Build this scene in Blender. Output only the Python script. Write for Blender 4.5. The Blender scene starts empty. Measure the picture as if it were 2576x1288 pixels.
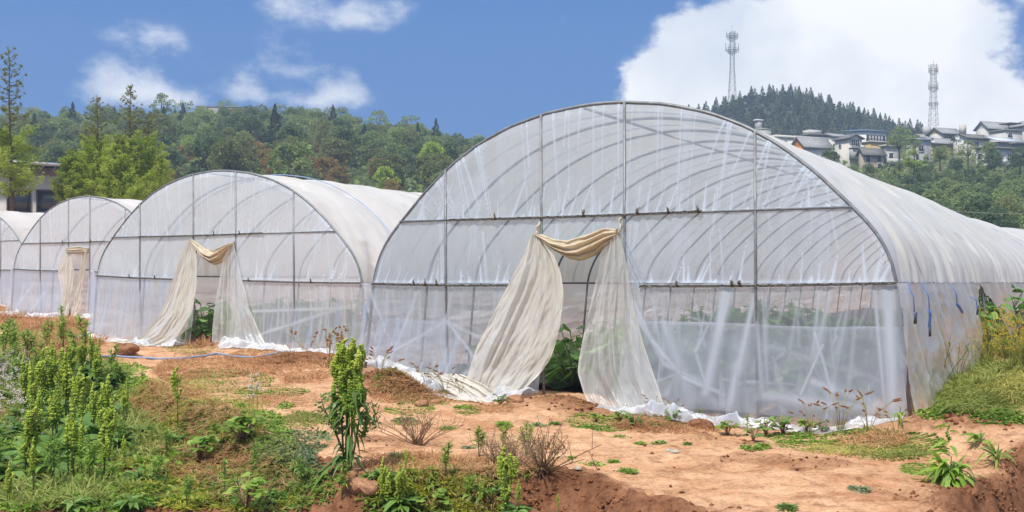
import bpy, math, random
import numpy as np
from mathutils import Vector, Matrix
R_ = np.random.RandomState(7)
random.seed(7)
C = bpy.context.scene.collection
SC = bpy.context.scene
F, CX, HV, EYE = 3026.0, 1288.0, 712.0, 1.5      # photo measured at 2576 px width: focal, centre, horizon row, eye height
MM = {}

# ------------------------------------------------------------------ helpers
def hash2(ix, iy, seed):
    n = (ix.astype(np.int64) * 374761393 + iy.astype(np.int64) * 668265263 + seed * 1442695041) & 0x7fffffff
    n = ((n ^ (n >> 13)) * 1274126177) & 0x7fffffff
    n = (n ^ (n >> 16)) & 0xffff
    return n / 65535.0
def vnoise(x, y, seed=0):
    x = np.asarray(x, float); y = np.asarray(y, float)
    ix = np.floor(x); iy = np.floor(y); fx = x - ix; fy = y - iy
    fx = fx * fx * (3 - 2 * fx); fy = fy * fy * (3 - 2 * fy)
    a = hash2(ix, iy, seed); b = hash2(ix + 1, iy, seed); c = hash2(ix, iy + 1, seed); d = hash2(ix + 1, iy + 1, seed)
    return (a + (b - a) * fx + (c - a) * fy + (a - b - c + d) * fx * fy) * 2 - 1
def fbm(x, y, seed=0, octv=4, gain=.5):
    s = 0; a = 1; f = 1; t = 0
    for k in range(octv):
        s = s + a * vnoise(x * f, y * f, seed + 17 * k); t += a; a *= gain; f *= 2.03
    return s / t
def sstep(a, b, x):
    t = np.clip((x - a) / (b - a), 0, 1); return t * t * (3 - 2 * t)

def link(o, parent=None):
    C.objects.link(o)
    if parent is not None: o.parent = parent
    return o
def tag(o, label=None, cat=None, group=None, kind=None):
    if label: o['label'] = label
    if cat: o['category'] = cat
    if group: o['group'] = group
    if kind: o['kind'] = kind
    return o
def empty(name, loc, label, cat, group=None, rz=0, sc=1.0):
    o = bpy.data.objects.new(name, None); o.location = loc; o.rotation_euler = (0, 0, rz); o.scale = (sc, sc, sc)
    o.empty_display_size = .2
    link(o); return tag(o, label, cat, group)
def npmesh(name, V, Q=None, T=None, attrs=None, mats=(), matidx=None, smooth=True):
    me = bpy.data.meshes.new(name)
    V = np.asarray(V, np.float32).reshape(-1, 3)
    loops = []; starts = []; n = 0
    if Q is not None and len(Q):
        Q = np.asarray(Q, np.int32).reshape(-1, 4); loops.append(Q.ravel()); starts.append(np.arange(len(Q)) * 4 + n); n += Q.size
    if T is not None and len(T):
        T = np.asarray(T, np.int32).reshape(-1, 3); loops.append(T.ravel()); starts.append(np.arange(len(T)) * 3 + n); n += T.size
    loops = np.concatenate(loops); starts = np.concatenate(starts)
    me.vertices.add(len(V)); me.vertices.foreach_set('co', V.ravel())
    me.loops.add(len(loops)); me.loops.foreach_set('vertex_index', loops.astype(np.int32))
    me.polygons.add(len(starts)); me.polygons.foreach_set('loop_start', starts.astype(np.int32))
    me.update(calc_edges=True)
    if smooth: me.polygons.foreach_set('use_smooth', np.ones(len(starts), bool))
    if matidx is not None: me.polygons.foreach_set('material_index', np.asarray(matidx, np.int32))
    for k, a in (attrs or {}).items():
        at = me.attributes.new(k, 'FLOAT', 'POINT'); at.data.foreach_set('value', np.asarray(a, np.float32).ravel())
    for m in mats: me.materials.append(m)
    return me
def add(name, me, parent=None):
    return link(bpy.data.objects.new(name, me), parent)

class MB:
    """collects simple shapes for ONE mesh"""
    def __init__(s): s.V = []; s.Q = []; s.T = []; s.n = 0; s.A = []
    def raw(s, V, Q=None, T=None, a=0.0):
        V = np.asarray(V, float).reshape(-1, 3)
        s.V.append(V)
        if Q is not None and len(Q): s.Q.append(np.asarray(Q).reshape(-1, 4) + s.n)
        if T is not None and len(T): s.T.append(np.asarray(T).reshape(-1, 3) + s.n)
        s.A.append(np.broadcast_to(np.asarray(a, float), (len(V),)).copy()); s.n += len(V); return s
    def tube(s, P, r, k=6, cap=True, a=0.0):
        P = np.asarray(P, float); n = len(P); r = np.broadcast_to(np.asarray(r, float), (n,))
        d = np.gradient(P, axis=0); d /= np.linalg.norm(d, axis=1)[:, None] + 1e-9
        up = np.array([0, 0, 1.0]) if abs(d[:, 2]).mean() < .8 else np.array([1.0, 0, 0])
        s1 = np.cross(d, up); s1 /= np.linalg.norm(s1, axis=1)[:, None] + 1e-9; s2 = np.cross(d, s1)
        an = np.arange(k) * 2 * math.pi / k
        V = P[:, None, :] + r[:, None, None] * (np.cos(an)[None, :, None] * s1[:, None, :] + np.sin(an)[None, :, None] * s2[:, None, :])
        i = np.arange(n - 1)[:, None] * k; j = np.arange(k)[None, :]; j2 = (j + 1) % k
        Q = np.stack([i + j, i + j2, i + k + j2, i + k + j], -1).reshape(-1, 4)
        V = V.reshape(-1, 3); T = []
        if cap:
            m = len(V); V = np.vstack([V, P[0], P[-1]])
            for q in range(k):
                T.append((m, (q + 1) % k, q)); T.append((m + 1, (n - 1) * k + q, (n - 1) * k + (q + 1) % k))
        return s.raw(V, Q, T, a)
    def box(s, c, e1, e2, e3, a=0.0):
        """box from corner-centre c with full edge vectors e1,e2,e3 (centre at c)"""
        c, e1, e2, e3 = [np.asarray(q, float) for q in (c, e1, e2, e3)]
        V = [c + (i - .5) * e1 + (j - .5) * e2 + (k - .5) * e3 for k in (0, 1) for j in (0, 1) for i in (0, 1)]
        return s.raw(V, [(0, 2, 3, 1), (4, 5, 7, 6), (0, 1, 5, 4), (1, 3, 7, 5), (3, 2, 6, 7), (2, 0, 4, 6)], None, a)
    def mesh(s, name, mat, smooth=True, extra=None):
        V = np.vstack(s.V); Q = np.vstack(s.Q) if s.Q else None; T = np.vstack(s.T) if s.T else None
        return npmesh(name, V, Q, T, {'var': np.concatenate(s.A)}, [mat] if mat else [], smooth=smooth)
    def build(s, name, mat, parent=None, smooth=True):
        return add(name, s.mesh(name, mat, smooth), parent)

def unit(v): return v / (np.linalg.norm(v, axis=-1, keepdims=True) + 1e-9)
def blades(mb, base, dirv, length, width, droop=0.2, prof=(.4, 1, .75, .05), tilt=.6, var=None, fold=0.0, rs=R_):
    """N leaf blades at once, each a bent strip whose width follows prof"""
    base = np.asarray(base, float).reshape(-1, 3); N = len(base)
    if N == 0: return
    dirv = unit(np.broadcast_to(np.asarray(dirv, float), (N, 3)).astype(float))
    L = np.broadcast_to(np.asarray(length, float), (N,)); W = np.broadcast_to(np.asarray(width, float), (N,)); D = np.broadcast_to(np.asarray(droop, float), (N,))
    side = np.cross(dirv, np.array([0, 0, 1.0])); side = unit(side + 1e-4 * rs.randn(N, 3))
    nrm = np.cross(side, dirv); tl = rs.randn(N) * tilt
    side = side * np.cos(tl)[:, None] + nrm * np.sin(tl)[:, None]
    m = len(prof); t = np.linspace(0, 1, m)
    P = base[:, None, :] + dirv[:, None, :] * (L[:, None] * t[None])[..., None]
    P[..., 2] -= (D * L)[:, None] * t[None] ** 2
    w = W[:, None] * np.asarray(prof)[None] * .5
    V = np.stack([P - side[:, None, :] * w[..., None], P + side[:, None, :] * w[..., None]], 2)   # N,m,2,3
    i = (np.arange(N) * m * 2)[:, None] + (np.arange(m - 1) * 2)[None]
    Q = np.stack([i, i + 1, i + 3, i + 2], -1).reshape(-1, 4)
    va = rs.rand(N) if var is None else np.broadcast_to(var, (N,))
    mb.raw(V.reshape(-1, 3), Q, None, np.repeat(va, m * 2))
def rdir(n, rs=R_, zmin=-1.0, zmax=1.0):
    z = rs.uniform(zmin, zmax, n); a = rs.uniform(0, 2 * math.pi, n); r = np.sqrt(np.maximum(0, 1 - z * z))
    return np.stack([r * np.cos(a), r * np.sin(a), z], 1)
OCT_T = np.array([(0, 2, 4), (2, 1, 4), (1, 3, 4), (3, 0, 4), (2, 0, 5), (1, 2, 5), (3, 1, 5), (0, 3, 5)])
def lumps(mb, P, r, var=None, rs=R_, squash=1.0):
    P = np.asarray(P, float).reshape(-1, 3); N = len(P); r = np.broadcast_to(np.asarray(r, float), (N,))
    o = np.array([(1, 0, 0), (-1, 0, 0), (0, 1, 0), (0, -1, 0), (0, 0, squash), (0, 0, -squash)], float)
    V = P[:, None, :] + o[None] * r[:, None, None] * rs.uniform(.7, 1.3, (N, 6, 1))
    T = (np.arange(N) * 6)[:, None, None] + OCT_T[None]
    va = rs.rand(N) if var is None else np.broadcast_to(var, (N,))
    mb.raw(V.reshape(-1, 3), None, T.reshape(-1, 3), np.repeat(va, 6))

# ------------------------------------------------------------------ materials
def nt(name):
    m = bpy.data.materials.new(name); m.use_nodes = True; t = m.node_tree; t.nodes.clear()
    o = t.nodes.new('ShaderNodeOutputMaterial'); return m, t, o
def N(t, ty, **kw):
    n = t.nodes.new(ty)
    for k, v in kw.items():
        if k.startswith('i_'): n.inputs[k[2:].replace('_', ' ')].default_value = v
        elif k.startswith('n'): n.inputs[int(k[1:])].default_value = v
        else: setattr(n, k, v)
    return n
def L(t, a, ai, b, bi): t.links.new(a.outputs[ai], b.inputs[bi])
def ramp(t, fac, fo, stops):
    r = t.nodes.new('ShaderNodeValToRGB'); t.links.new(fac.outputs[fo], r.inputs[0])
    while len(r.color_ramp.elements) < len(stops): r.color_ramp.elements.new(.5)
    for e, (p, c) in zip(r.color_ramp.elements, stops): e.position = p; e.color = (*c, 1) if len(c) == 3 else c
    return r
def leaf_mat(name, c0, c1, c2=None, trans=.35, rough=.5, spec=.25, rnd=.25):
    """leaf colour runs from c0 to c1 leaf by leaf (attribute var) and plant by plant"""
    m, t, o = nt(name)
    at = N(t, 'ShaderNodeAttribute', attribute_name='var'); oi = N(t, 'ShaderNodeObjectInfo')
    ma = N(t, 'ShaderNodeMath', operation='MULTIPLY_ADD', n1=1 - rnd); mb_ = N(t, 'ShaderNodeMath', operation='MULTIPLY', n1=rnd)
    L(t, oi, 'Random', mb_, 0); L(t, at, 'Fac', ma, 0); L(t, mb_, 0, ma, 2)
    st = [(0, c0), (1, c1)] if c2 is None else [(0, c0), (.6, c1), (1, c2)]
    r = ramp(t, ma, 0, st)
    p = N(t, 'ShaderNodeBsdfPrincipled'); p.inputs['Roughness'].default_value = rough; p.inputs['Specular IOR Level'].default_value = spec
    L(t, r, 0, p, 'Base Color')
    tr = N(t, 'ShaderNodeBsdfTranslucent'); hs = N(t, 'ShaderNodeHueSaturation'); hs.inputs['Value'].default_value = 1.5; hs.inputs['Hue'].default_value = .49
    L(t, r, 0, hs, 'Color'); L(t, hs, 0, tr, 'Color')
    mx = N(t, 'ShaderNodeMixShader', n0=trans); L(t, p, 0, mx, 1); L(t, tr, 0, mx, 2); L(t, mx, 0, o, 0)
    return m
def plain(name, col, rough=.6, metal=0.0, var=.25, scale=3.0, bump=0.0, col2=None, bscale=20.0, stretch=(1, 1, 1)):
    m, t, o = nt(name)
    tc = N(t, 'ShaderNodeTexCoord'); mp = N(t, 'ShaderNodeMapping'); mp.inputs['Scale'].default_value = stretch
    L(t, tc, 'Object', mp, 0)
    nz = N(t, 'ShaderNodeTexNoise'); nz.inputs['Scale'].default_value = scale; nz.inputs['Detail'].default_value = 6; nz.inputs['Roughness'].default_value = .65
    L(t, mp, 0, nz, 'Vector')
    c2 = col2 if col2 is not None else tuple(c * (1 - var) for c in col)
    r = ramp(t, nz, 'Fac', [(.3, c2), (.68, col)])
    p = N(t, 'ShaderNodeBsdfPrincipled'); p.inputs['Roughness'].default_value = rough; p.inputs['Metallic'].default_value = metal
    L(t, r, 0, p, 'Base Color')
    if bump:
        n2 = N(t, 'ShaderNodeTexNoise'); n2.inputs['Scale'].default_value = bscale; n2.inputs['Detail'].default_value = 5; L(t, mp, 0, n2, 'Vector')
        b = N(t, 'ShaderNodeBump'); b.inputs['Strength'].default_value = bump; b.inputs['Distance'].default_value = .05
        L(t, n2, 'Fac', b, 'Height'); L(t, b, 0, p, 'Normal')
    L(t, p, 0, o, 0); return m
def film_mat(name, base, gain, col=(.86, .88, .91), trans=.5, gloss=.12, rough=.3, stain=None, stain_amt=0.0, nscale=1.2, nz_amt=.12):
    """polyethylene film: part clear, part milky; creases and dust (attribute milk) make it milkier"""
    m, t, o = nt(name)
    at = N(t, 'ShaderNodeAttribute', attribute_name='milk')
    tc = N(t, 'ShaderNodeTexCoord')
    nz = N(t, 'ShaderNodeTexNoise'); nz.inputs['Scale'].default_value = nscale; nz.inputs['Detail'].default_value = 5; nz.inputs['Roughness'].default_value = .6
    L(t, tc, 'Object', nz, 'Vector')
    k1 = N(t, 'ShaderNodeMath', operation='MULTIPLY_ADD', n1=gain, n2=base); L(t, at, 'Fac', k1, 0)
    k2 = N(t, 'ShaderNodeMath', operation='MULTIPLY_ADD', n1=nz_amt * 2, n2=-nz_amt); L(t, nz, 'Fac', k2, 0)
    k3 = N(t, 'ShaderNodeMath', operation='ADD', use_clamp=True); L(t, k1, 0, k3, 0); L(t, k2, 0, k3, 1)
    c = N(t, 'ShaderNodeMix', data_type='RGBA'); c.inputs[6].default_value = (*col, 1); c.inputs[7].default_value = (*(stain or col), 1)
    n2 = N(t, 'ShaderNodeTexNoise'); n2.inputs['Scale'].default_value = .8; n2.inputs['Detail'].default_value = 4; L(t, tc, 'Object', n2, 'Vector')
    mr = N(t, 'ShaderNodeMapRange'); mr.inputs[1].default_value = .4; mr.inputs[2].default_value = .7; mr.inputs[4].default_value = stain_amt
    L(t, n2, 'Fac', mr, 0); L(t, mr, 0, c, 0)
    df = N(t, 'ShaderNodeBsdfDiffuse'); tl = N(t, 'ShaderNodeBsdfTranslucent'); L(t, c, 2, df, 0); L(t, c, 2, tl, 0)
    m1 = N(t, 'ShaderNodeMixShader', n0=trans); L(t, df, 0, m1, 1); L(t, tl, 0, m1, 2)
    tp = N(t, 'ShaderNodeBsdfTransparent'); tp.inputs[0].default_value = (.98, .985, .99, 1)
    m2 = N(t, 'ShaderNodeMixShader'); L(t, k3, 0, m2, 0); L(t, tp, 0, m2, 1); L(t, m1, 0, m2, 2)
    gl = N(t, 'ShaderNodeBsdfGlossy'); gl.inputs['Roughness'].default_value = rough; gl.inputs[0].default_value = (1, 1, 1, 1)
    fr = N(t, 'ShaderNodeFresnel'); fr.inputs[0].default_value = 1.35
    fm = N(t, 'ShaderNodeMath', operation='MULTIPLY', n1=gloss * 6); L(t, fr, 0, fm, 0)
    fc = N(t, 'ShaderNodeMath', operation='MINIMUM', n1=.35); L(t, fm, 0, fc, 0)
    m3 = N(t, 'ShaderNodeMixShader'); L(t, fc, 0, m3, 0); L(t, m2, 0, m3, 1); L(t, gl, 0, m3, 2)
    L(t, m3, 0, o, 0); return m
def PX(u, v, Y):
    return np.array([(u - CX) / F * Y, Y, EYE + (HV - v) / F * Y])
# ------------------------------------------------------------------ camera, sky, sun
cam = bpy.data.cameras.new('camera'); co = bpy.data.objects.new('camera', cam); C.objects.link(co); SC.camera = co
co.location = (0, 0, EYE); co.rotation_euler = (math.pi / 2, 0, 0)
cam.sensor_width = 36; cam.lens = F / 2576 * 36; cam.shift_y = (HV - 644) / 2576; cam.clip_start = .1; cam.clip_end = 6000
SC.view_settings.view_transform = 'Standard'; SC.view_settings.look = 'None'; SC.view_settings.gamma = 1; SC.view_settings.exposure = 0.40
SUN_DIR = np.array([-.34, -.52, 1.0]); SUN_DIR /= np.linalg.norm(SUN_DIR)
sl = bpy.data.lights.new('sun', 'SUN'); sl.energy = 3.5; sl.angle = math.radians(4.0); sl.color = (1, .94, .84)
so = bpy.data.objects.new('sun', sl); C.objects.link(so); so.rotation_euler = Vector(SUN_DIR).to_track_quat('Z', 'Y').to_euler(); so.location = (-30, -10, 40)
w = bpy.data.worlds.new('World'); SC.world = w; w.use_nodes = True; t = w.node_tree; t.nodes.clear()
wo = N(t, 'ShaderNodeOutputWorld'); bg = N(t, 'ShaderNodeBackground'); bg.inputs[1].default_value = .1; L(t, bg, 0, wo, 0)
sky = N(t, 'ShaderNodeTexSky'); sky.sky_type = 'NISHITA'; sky.sun_disc = False
sky.sun_elevation = math.asin(SUN_DIR[2]); sky.sun_rotation = math.atan2(SUN_DIR[0], SUN_DIR[1]); sky.air_density = 1.2; sky.dust_density = .6; sky.ozone_density = 2.5
tc = N(t, 'ShaderNodeTexCoord'); sp = N(t, 'ShaderNodeSeparateXYZ'); L(t, tc, 'Generated', sp, 0)
az = N(t, 'ShaderNodeMath', operation='ARCTAN2'); L(t, sp, 0, az, 0); L(t, sp, 1, az, 1)
el = N(t, 'ShaderNodeMath', operation='ARCSINE'); L(t, sp, 2, el, 0)
cb = N(t, 'ShaderNodeCombineXYZ'); L(t, az, 0, cb, 0); L(t, el, 0, cb, 1)
# domain warp so that cloud edges tear
wn = N(t, 'ShaderNodeTexNoise'); wn.inputs['Scale'].default_value = 14; wn.inputs['Detail'].default_value = 5; L(t, cb, 0, wn, 'Vector')
wv = N(t, 'ShaderNodeVectorMath', operation='MULTIPLY_ADD'); wv.inputs[1].default_value = (.05, .03, 0); L(t, wn, 'Color', wv, 0); L(t, cb, 0, wv, 2)
ws = N(t, 'ShaderNodeVectorMath', operation='SUBTRACT'); ws.inputs[1].default_value = (.025, .015, 0); L(t, wv, 0, ws, 0)
CL = [(2060,190,300,120,1.25),(1800,205,150,100,1.0),(2265,185,150,100,1.15),(2170,70,190,85,1.2),(2420,250,110,60,.8),(1990,60,130,60,.4),(1830,60,110,65,.55),(2500,260,60,40,.4),(1700,225,75,60,.5),
      (2530,300,60,45,.5),(2270,310,340,55,1.0),(1690,180,70,22,.3),(2570,5,30,14,.4),
      (285,75,45,22,.50),(315,100,45,40,.45),(405,105,40,30,.55),(300,175,55,35,.60),(250,200,60,30,.50),(330,225,80,30,.55),(455,250,40,22,.72),(385,240,50,22,.5),(510,150,20,16,.33),
      (715,105,42,24,.66),(680,140,45,22,.6),(760,170,45,14,.5),(605,200,30,26,.66),(640,222,60,16,.45),(760,245,70,20,.6),(850,215,35,28,.75),(830,255,60,22,.66),(900,235,30,18,.4),
      (720,8,50,24,.8),(870,12,90,26,.95),(930,45,60,18,.55),(1040,8,22,12,.35),(1410,45,18,12,.3)]
acc = None; big = None
for (u, v, ru, rv, s) in CL:
    if u < 1500: s *= .80; ru *= 1.25; rv *= 1.2
    a0 = math.atan((u - CX) / F); hyp = math.hypot(1, (u - CX) / F); e0 = math.atan((HV - v) / F / hyp)
    d = N(t, 'ShaderNodeVectorMath', operation='SUBTRACT'); d.inputs[1].default_value = (a0, e0, 0); L(t, ws, 0, d, 0)
    q = N(t, 'ShaderNodeVectorMath', operation='MULTIPLY'); q.inputs[1].default_value = (F / ru, F / rv, 0); L(t, d, 0, q, 0)
    dt = N(t, 'ShaderNodeVectorMath', operation='DOT_PRODUCT'); L(t, q, 0, dt, 0); L(t, q, 0, dt, 1)
    ex = N(t, 'ShaderNodeMath', operation='MULTIPLY', n1=-.7); L(t, dt, 'Value', ex, 0)
    e2 = N(t, 'ShaderNodeMath', operation='EXPONENT'); L(t, ex, 0, e2, 0)
    ml = N(t, 'ShaderNodeMath', operation='MULTIPLY_ADD', n1=s, n2=0.0); L(t, e2, 0, ml, 0)
    if u > 1500:
        if big is not None: L(t, big, 0, ml, 2)
        big = ml
    else:
        if acc is not None: L(t, acc, 0, ml, 2)
        acc = ml
fn = N(t, 'ShaderNodeTexNoise'); fn.inputs['Scale'].default_value = 20; fn.inputs['Detail'].default_value = 9; fn.inputs['Roughness'].default_value = .62
st = N(t, 'ShaderNodeMapping'); st.inputs['Scale'].default_value = (1, 1.5, 1); L(t, cb, 0, st, 0); L(t, st, 0, fn, 'Vector')
fs_ = N(t, 'ShaderNodeMath', operation='MULTIPLY_ADD', n1=2.7, n2=-1.38); L(t, fn, 'Fac', fs_, 0)
# noise tears only where there is cloud
gate = N(t, 'ShaderNodeMapRange'); gate.inputs[1].default_value = .03; gate.inputs[2].default_value = .3; L(t, acc, 0, gate, 0)
ng = N(t, 'ShaderNodeMath', operation='MULTIPLY'); L(t, fs_, 0, ng, 0); L(t, gate, 0, ng, 1)
sm = N(t, 'ShaderNodeMath', operation='ADD'); L(t, acc, 0, sm, 0); L(t, ng, 0, sm, 1)
mr = N(t, 'ShaderNodeMapRange', interpolation_type='SMOOTHSTEP'); mr.inputs[1].default_value = .10; mr.inputs[2].default_value = 1.25; L(t, sm, 0, mr, 0)
# blue of the clear sky: Nishita cooled towards the photographed blue
tint = N(t, 'ShaderNodeMapRange'); tint.inputs[1].default_value = 0.0; tint.inputs[2].default_value = .30; L(t, el, 0, tint, 0)
blue = ramp(t, tint, 0, [(0, (.05, .175, .48)), (.35, (.03, .15, .46)), (.8, (.004, .118, .425)), (1, (.001, .105, .41))])
bsc = N(t, 'ShaderNodeVectorMath', operation='SCALE'); bsc.inputs['Scale'].default_value = 10.0; L(t, blue, 0, bsc, 0)
mxs = N(t, 'ShaderNodeMix', data_type='RGBA'); mxs.inputs[0].default_value = .85; L(t, sky, 0, mxs, 6); L(t, bsc, 0, mxs, 7)
# soft thin cloud for the small wisps, dense for the big one
gn = N(t, 'ShaderNodeTexNoise'); gn.inputs['Scale'].default_value = 7; gn.inputs['Detail'].default_value = 6; L(t, ws, 0, gn, 'Vector')
cc = ramp(t, gn, 'Fac', [(.34, (.66, .71, .80)), (.56, (.96, .965, .975))])
csc = N(t, 'ShaderNodeVectorMath', operation='SCALE'); csc.inputs['Scale'].default_value = 9.6; L(t, cc, 0, csc, 0)
g2_ = N(t, 'ShaderNodeMapRange'); g2_.inputs[1].default_value = .16; g2_.inputs[2].default_value = .5; L(t, big, 0, g2_, 0)
n2_ = N(t, 'ShaderNodeMath', operation='MULTIPLY'); L(t, fs_, 0, n2_, 0); L(t, g2_, 0, n2_, 1)
s2_ = N(t, 'ShaderNodeMath', operation='MULTIPLY_ADD', n1=.62); L(t, n2_, 0, s2_, 0); L(t, big, 0, s2_, 2)
m2_ = N(t, 'ShaderNodeMapRange', interpolation_type='SMOOTHSTEP'); m2_.inputs[1].default_value = .34; m2_.inputs[2].default_value = .72; L(t, s2_, 0, m2_, 0)
mrs = N(t, 'ShaderNodeMath', operation='MULTIPLY', n1=.80); L(t, mr, 0, mrs, 0)
mb2 = N(t, 'ShaderNodeMath', operation='MAXIMUM'); L(t, mrs, 0, mb2, 0); L(t, m2_, 0, mb2, 1)
mxc = N(t, 'ShaderNodeMix', data_type='RGBA'); L(t, mb2, 0, mxc, 0); L(t, mxs, 2, mxc, 6)
mxb = None; L(t, csc, 0, mxc, 7)
# white fill light added overhead, above what the camera sees
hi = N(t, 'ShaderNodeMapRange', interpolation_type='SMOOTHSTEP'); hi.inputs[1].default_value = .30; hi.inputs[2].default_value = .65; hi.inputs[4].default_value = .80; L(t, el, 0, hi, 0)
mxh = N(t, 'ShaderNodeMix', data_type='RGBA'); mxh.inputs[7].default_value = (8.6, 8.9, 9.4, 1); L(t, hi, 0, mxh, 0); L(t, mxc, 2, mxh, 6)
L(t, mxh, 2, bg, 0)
cy = SC.cycles; cy.max_bounces = 10; cy.diffuse_bounces = 5; cy.glossy_bounces = 3; cy.transmission_bounces = 8; cy.transparent_max_bounces = 40; cy.volume_bounces = 0
cy.use_denoising = True; cy.sample_clamp_indirect = 6; cy.caustics_reflective = False; cy.caustics_refractive = False

# ------------------------------------------------------------------ tunnels' frame of reference
AX = np.array([.5135, .858]); BX = np.array([.858, -.5135])
PROF = np.array([(0.15,1.5),(.2,1.74),(.3,1.97),(.45,2.19),(.74,2.49),(1.1,2.84),(1.55,3.2),(2.0,3.47),(2.5,3.68),(3.1,3.835),(3.7,3.905),(4,3.915)])
class Tun:
    def __init__(s, x0, y0, W, el, er, apex, ul):
        s.x0, s.y0, s.W, s.el, s.er, s.apex, s.ul = x0, y0, W, el, er, apex, ul
        q = W / 8
        ps = np.concatenate([PROF[:, 0], 8 - PROF[::-1][1:, 0]]); pz = np.concatenate([PROF[:, 1], PROF[::-1][1:, 1]])
        fz = (pz - 1.5) / 2.415
        em = (el + er) / 2
        s.ps = ps * q; s.pz = el + (er - el) * ps / 8 + fz * (apex - em)
        # dense, arc length even
        d = np.concatenate([[0], np.cumsum(np.hypot(np.diff(s.ps), np.diff(s.pz)))]); k = np.linspace(0, d[-1], 121)
        s.arc = np.stack([np.interp(k, d, s.ps), np.interp(k, d, s.pz)], 1)
        a = s.arc.copy()
        for _ in range(3): a[1:-1] = (a[:-2] + 2 * a[1:-1] + a[2:]) / 4
        s.arc = a; s.hl = .009 if W > 7.9 and ul > -.2 else .002
    def top(s, S): return np.interp(S, s.arc[:, 0], s.arc[:, 1])
    def hf(s, t): return 1 - s.hl * np.clip(t, 0, 22)
    def pt(s, S, Z, t):
        S, Z, t = np.broadcast_arrays(np.asarray(S, float), np.asarray(Z, float), np.asarray(t, float))
        return np.stack([s.x0 + BX[0] * S + AX[0] * t, s.y0 + BX[1] * S + AX[1] * t, Z], -1)
    def eave(s, S): return s.el + (s.er - s.el) * S / s.W
    def roof(s, S, Z, t):          # arch point carried along the tunnel; the near tunnel slumps towards its right side
        e = s.eave(S); k = s.hf(t)
        if s.hl > .005: k = 1 - np.clip(t, 0, 22) * (.004 + .0125 * sstep(.42, .72, np.asarray(S) / s.W))
        return s.pt(S, e + (Z - e) * k, t)
    def fs(s, u, v, d=0.0):        # photo pixel on the front plane -> (s, z)
        U = (np.asarray(u, float) - CX) / F; x0 = s.x0 - AX[0] * d; y0 = s.y0 - AX[1] * d
        S = (U * y0 - x0) / (BX[0] - U * BX[1]); Y = y0 + BX[1] * S
        return S, EYE + (HV - np.asarray(v, float)) / F * Y
T1 = Tun(-2.21, 18.2, 8.0, 1.5, 1.5, 3.915, -.1216)
T2 = Tun(-9.71, 27.9, 8.0, 1.67, 1.5, 3.91, -.348)
T3 = Tun(-14.98, 36.0, 6.7, 1.92, 1.75, 3.97, -.416)
T4 = Tun(-22.4, 45.3, 6.7, 2.05, 1.95, 4.18, -.5)

# ------------------------------------------------------------------ the ground
def cp(u, v, Y): return PX(u, v, Y)
CPS = np.array([cp(925,925,18.2), cp(1400,985,16.3), cp(2288,1050,14.1), cp(1100,1080,13.6), cp(1700,1180,11.1), cp(1400,1130,12.4), cp(2200,1180,11.1), cp(2000,1112,13.1), cp(1830,1087,14.65), cp(1700,1052,15.2), cp(1535,1042,15.65), cp(1190,1010,16.7), cp(2100,1084,14.2), cp(1950,1074,14.5), cp(1060,960,17.3),
  cp(1700,1080,14.1), cp(1300,1030,15), cp(700,1010,15), cp(500,960,18), cp(350,920,21.5), cp(520,872,26), cp(240,850,27.9), cp(900,890,23.8), cp(800,930,20),
  cp(2350,1040,13.4), cp(2400,935,16.7), cp(2500,862,19.5), cp(2500,1075,12.6), cp(2570,960,14.5), cp(2600,840,22), cp(100,985,17), cp(20,795,36), cp(180,800,34), cp(0,770,44), cp(-200,775,42),
  cp(60,900,22), cp(1100,1288,9.1), cp(2000,1288,9.2), cp(200,1100,12.3), (0,6,-.15),(4,6,-.15),(-5,6,-.1),
  (5,26,.25),(10,40,.5),(-2,40,.3),(-12,60,.8),(10,60,.8),(30,60,1.0),(-35,60,.9),(16,26,.9),(14,18,.8),(30,75,1.2),(-30,75,1.2),(0,75,1.0)], float)
def gz(u, v, z): return (EYE - z) * F / (v - HV)
EDGE_PX = [(-200,905,.1),(120,930,.05),(330,950,.03),(540,1048,-.04),(650,1095,-.08),(880,1190,-.15),(1150,1196,-.2),(1400,1202,-.22),(1560,1242,-.24),(1720,1292,-.25),(1900,1350,-.25),(2300,1350,-.24),(2395,1300,-.2),(2385,1240,-.18),(2440,1215,-.14),(2530,1150,-.07),(2640,1070,.1)]
EDGE = np.array([((u - CX) / F * gz(u, v, z), gz(u, v, z)) for u, v, z in EDGE_PX])
POLY = np.vstack([EDGE, [(40, 18), (40, 90), (-60, 90), (-60, EDGE[0, 1])]])
def seg_dist(x, y, P):
    d = np.full(np.shape(x), 1e9)
    for (ax, ay), (bx, by) in zip(P[:-1], P[1:]):
        vx, vy = bx - ax, by - ay; tt = np.clip(((x - ax) * vx + (y - ay) * vy) / (vx * vx + vy * vy), 0, 1)
        d = np.minimum(d, np.hypot(x - ax - tt * vx, y - ay - tt * vy))
    return d
def inside(x, y, P):
    r = np.zeros(np.shape(x), bool); n = len(P)
    for i in range(n):
        (x1, y1), (x2, y2) = P[i], P[(i + 1) % n]
        c = ((y1 > y) != (y2 > y)) & (x < (x2 - x1) * (y - y1) / (y2 - y1 + 1e-12) + x1); r ^= c
    return r
def sdist(x, y):                 # + on the low side of the bank, - on the path
    d = seg_dist(x, y, EDGE); return np.where(inside(x, y, POLY), -d, d)
def base_z(x, y):
    x = np.asarray(x, float); y = np.asarray(y, float)
    num = np.zeros(x.shape); den = np.zeros(x.shape)
    for cx, cy_, cz in CPS:
        ww = 1.0 / (((x - cx) ** 2 + (y - cy_) ** 2) + .35) ** 1.7; num += ww * cz; den += ww
    return num / den
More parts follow.
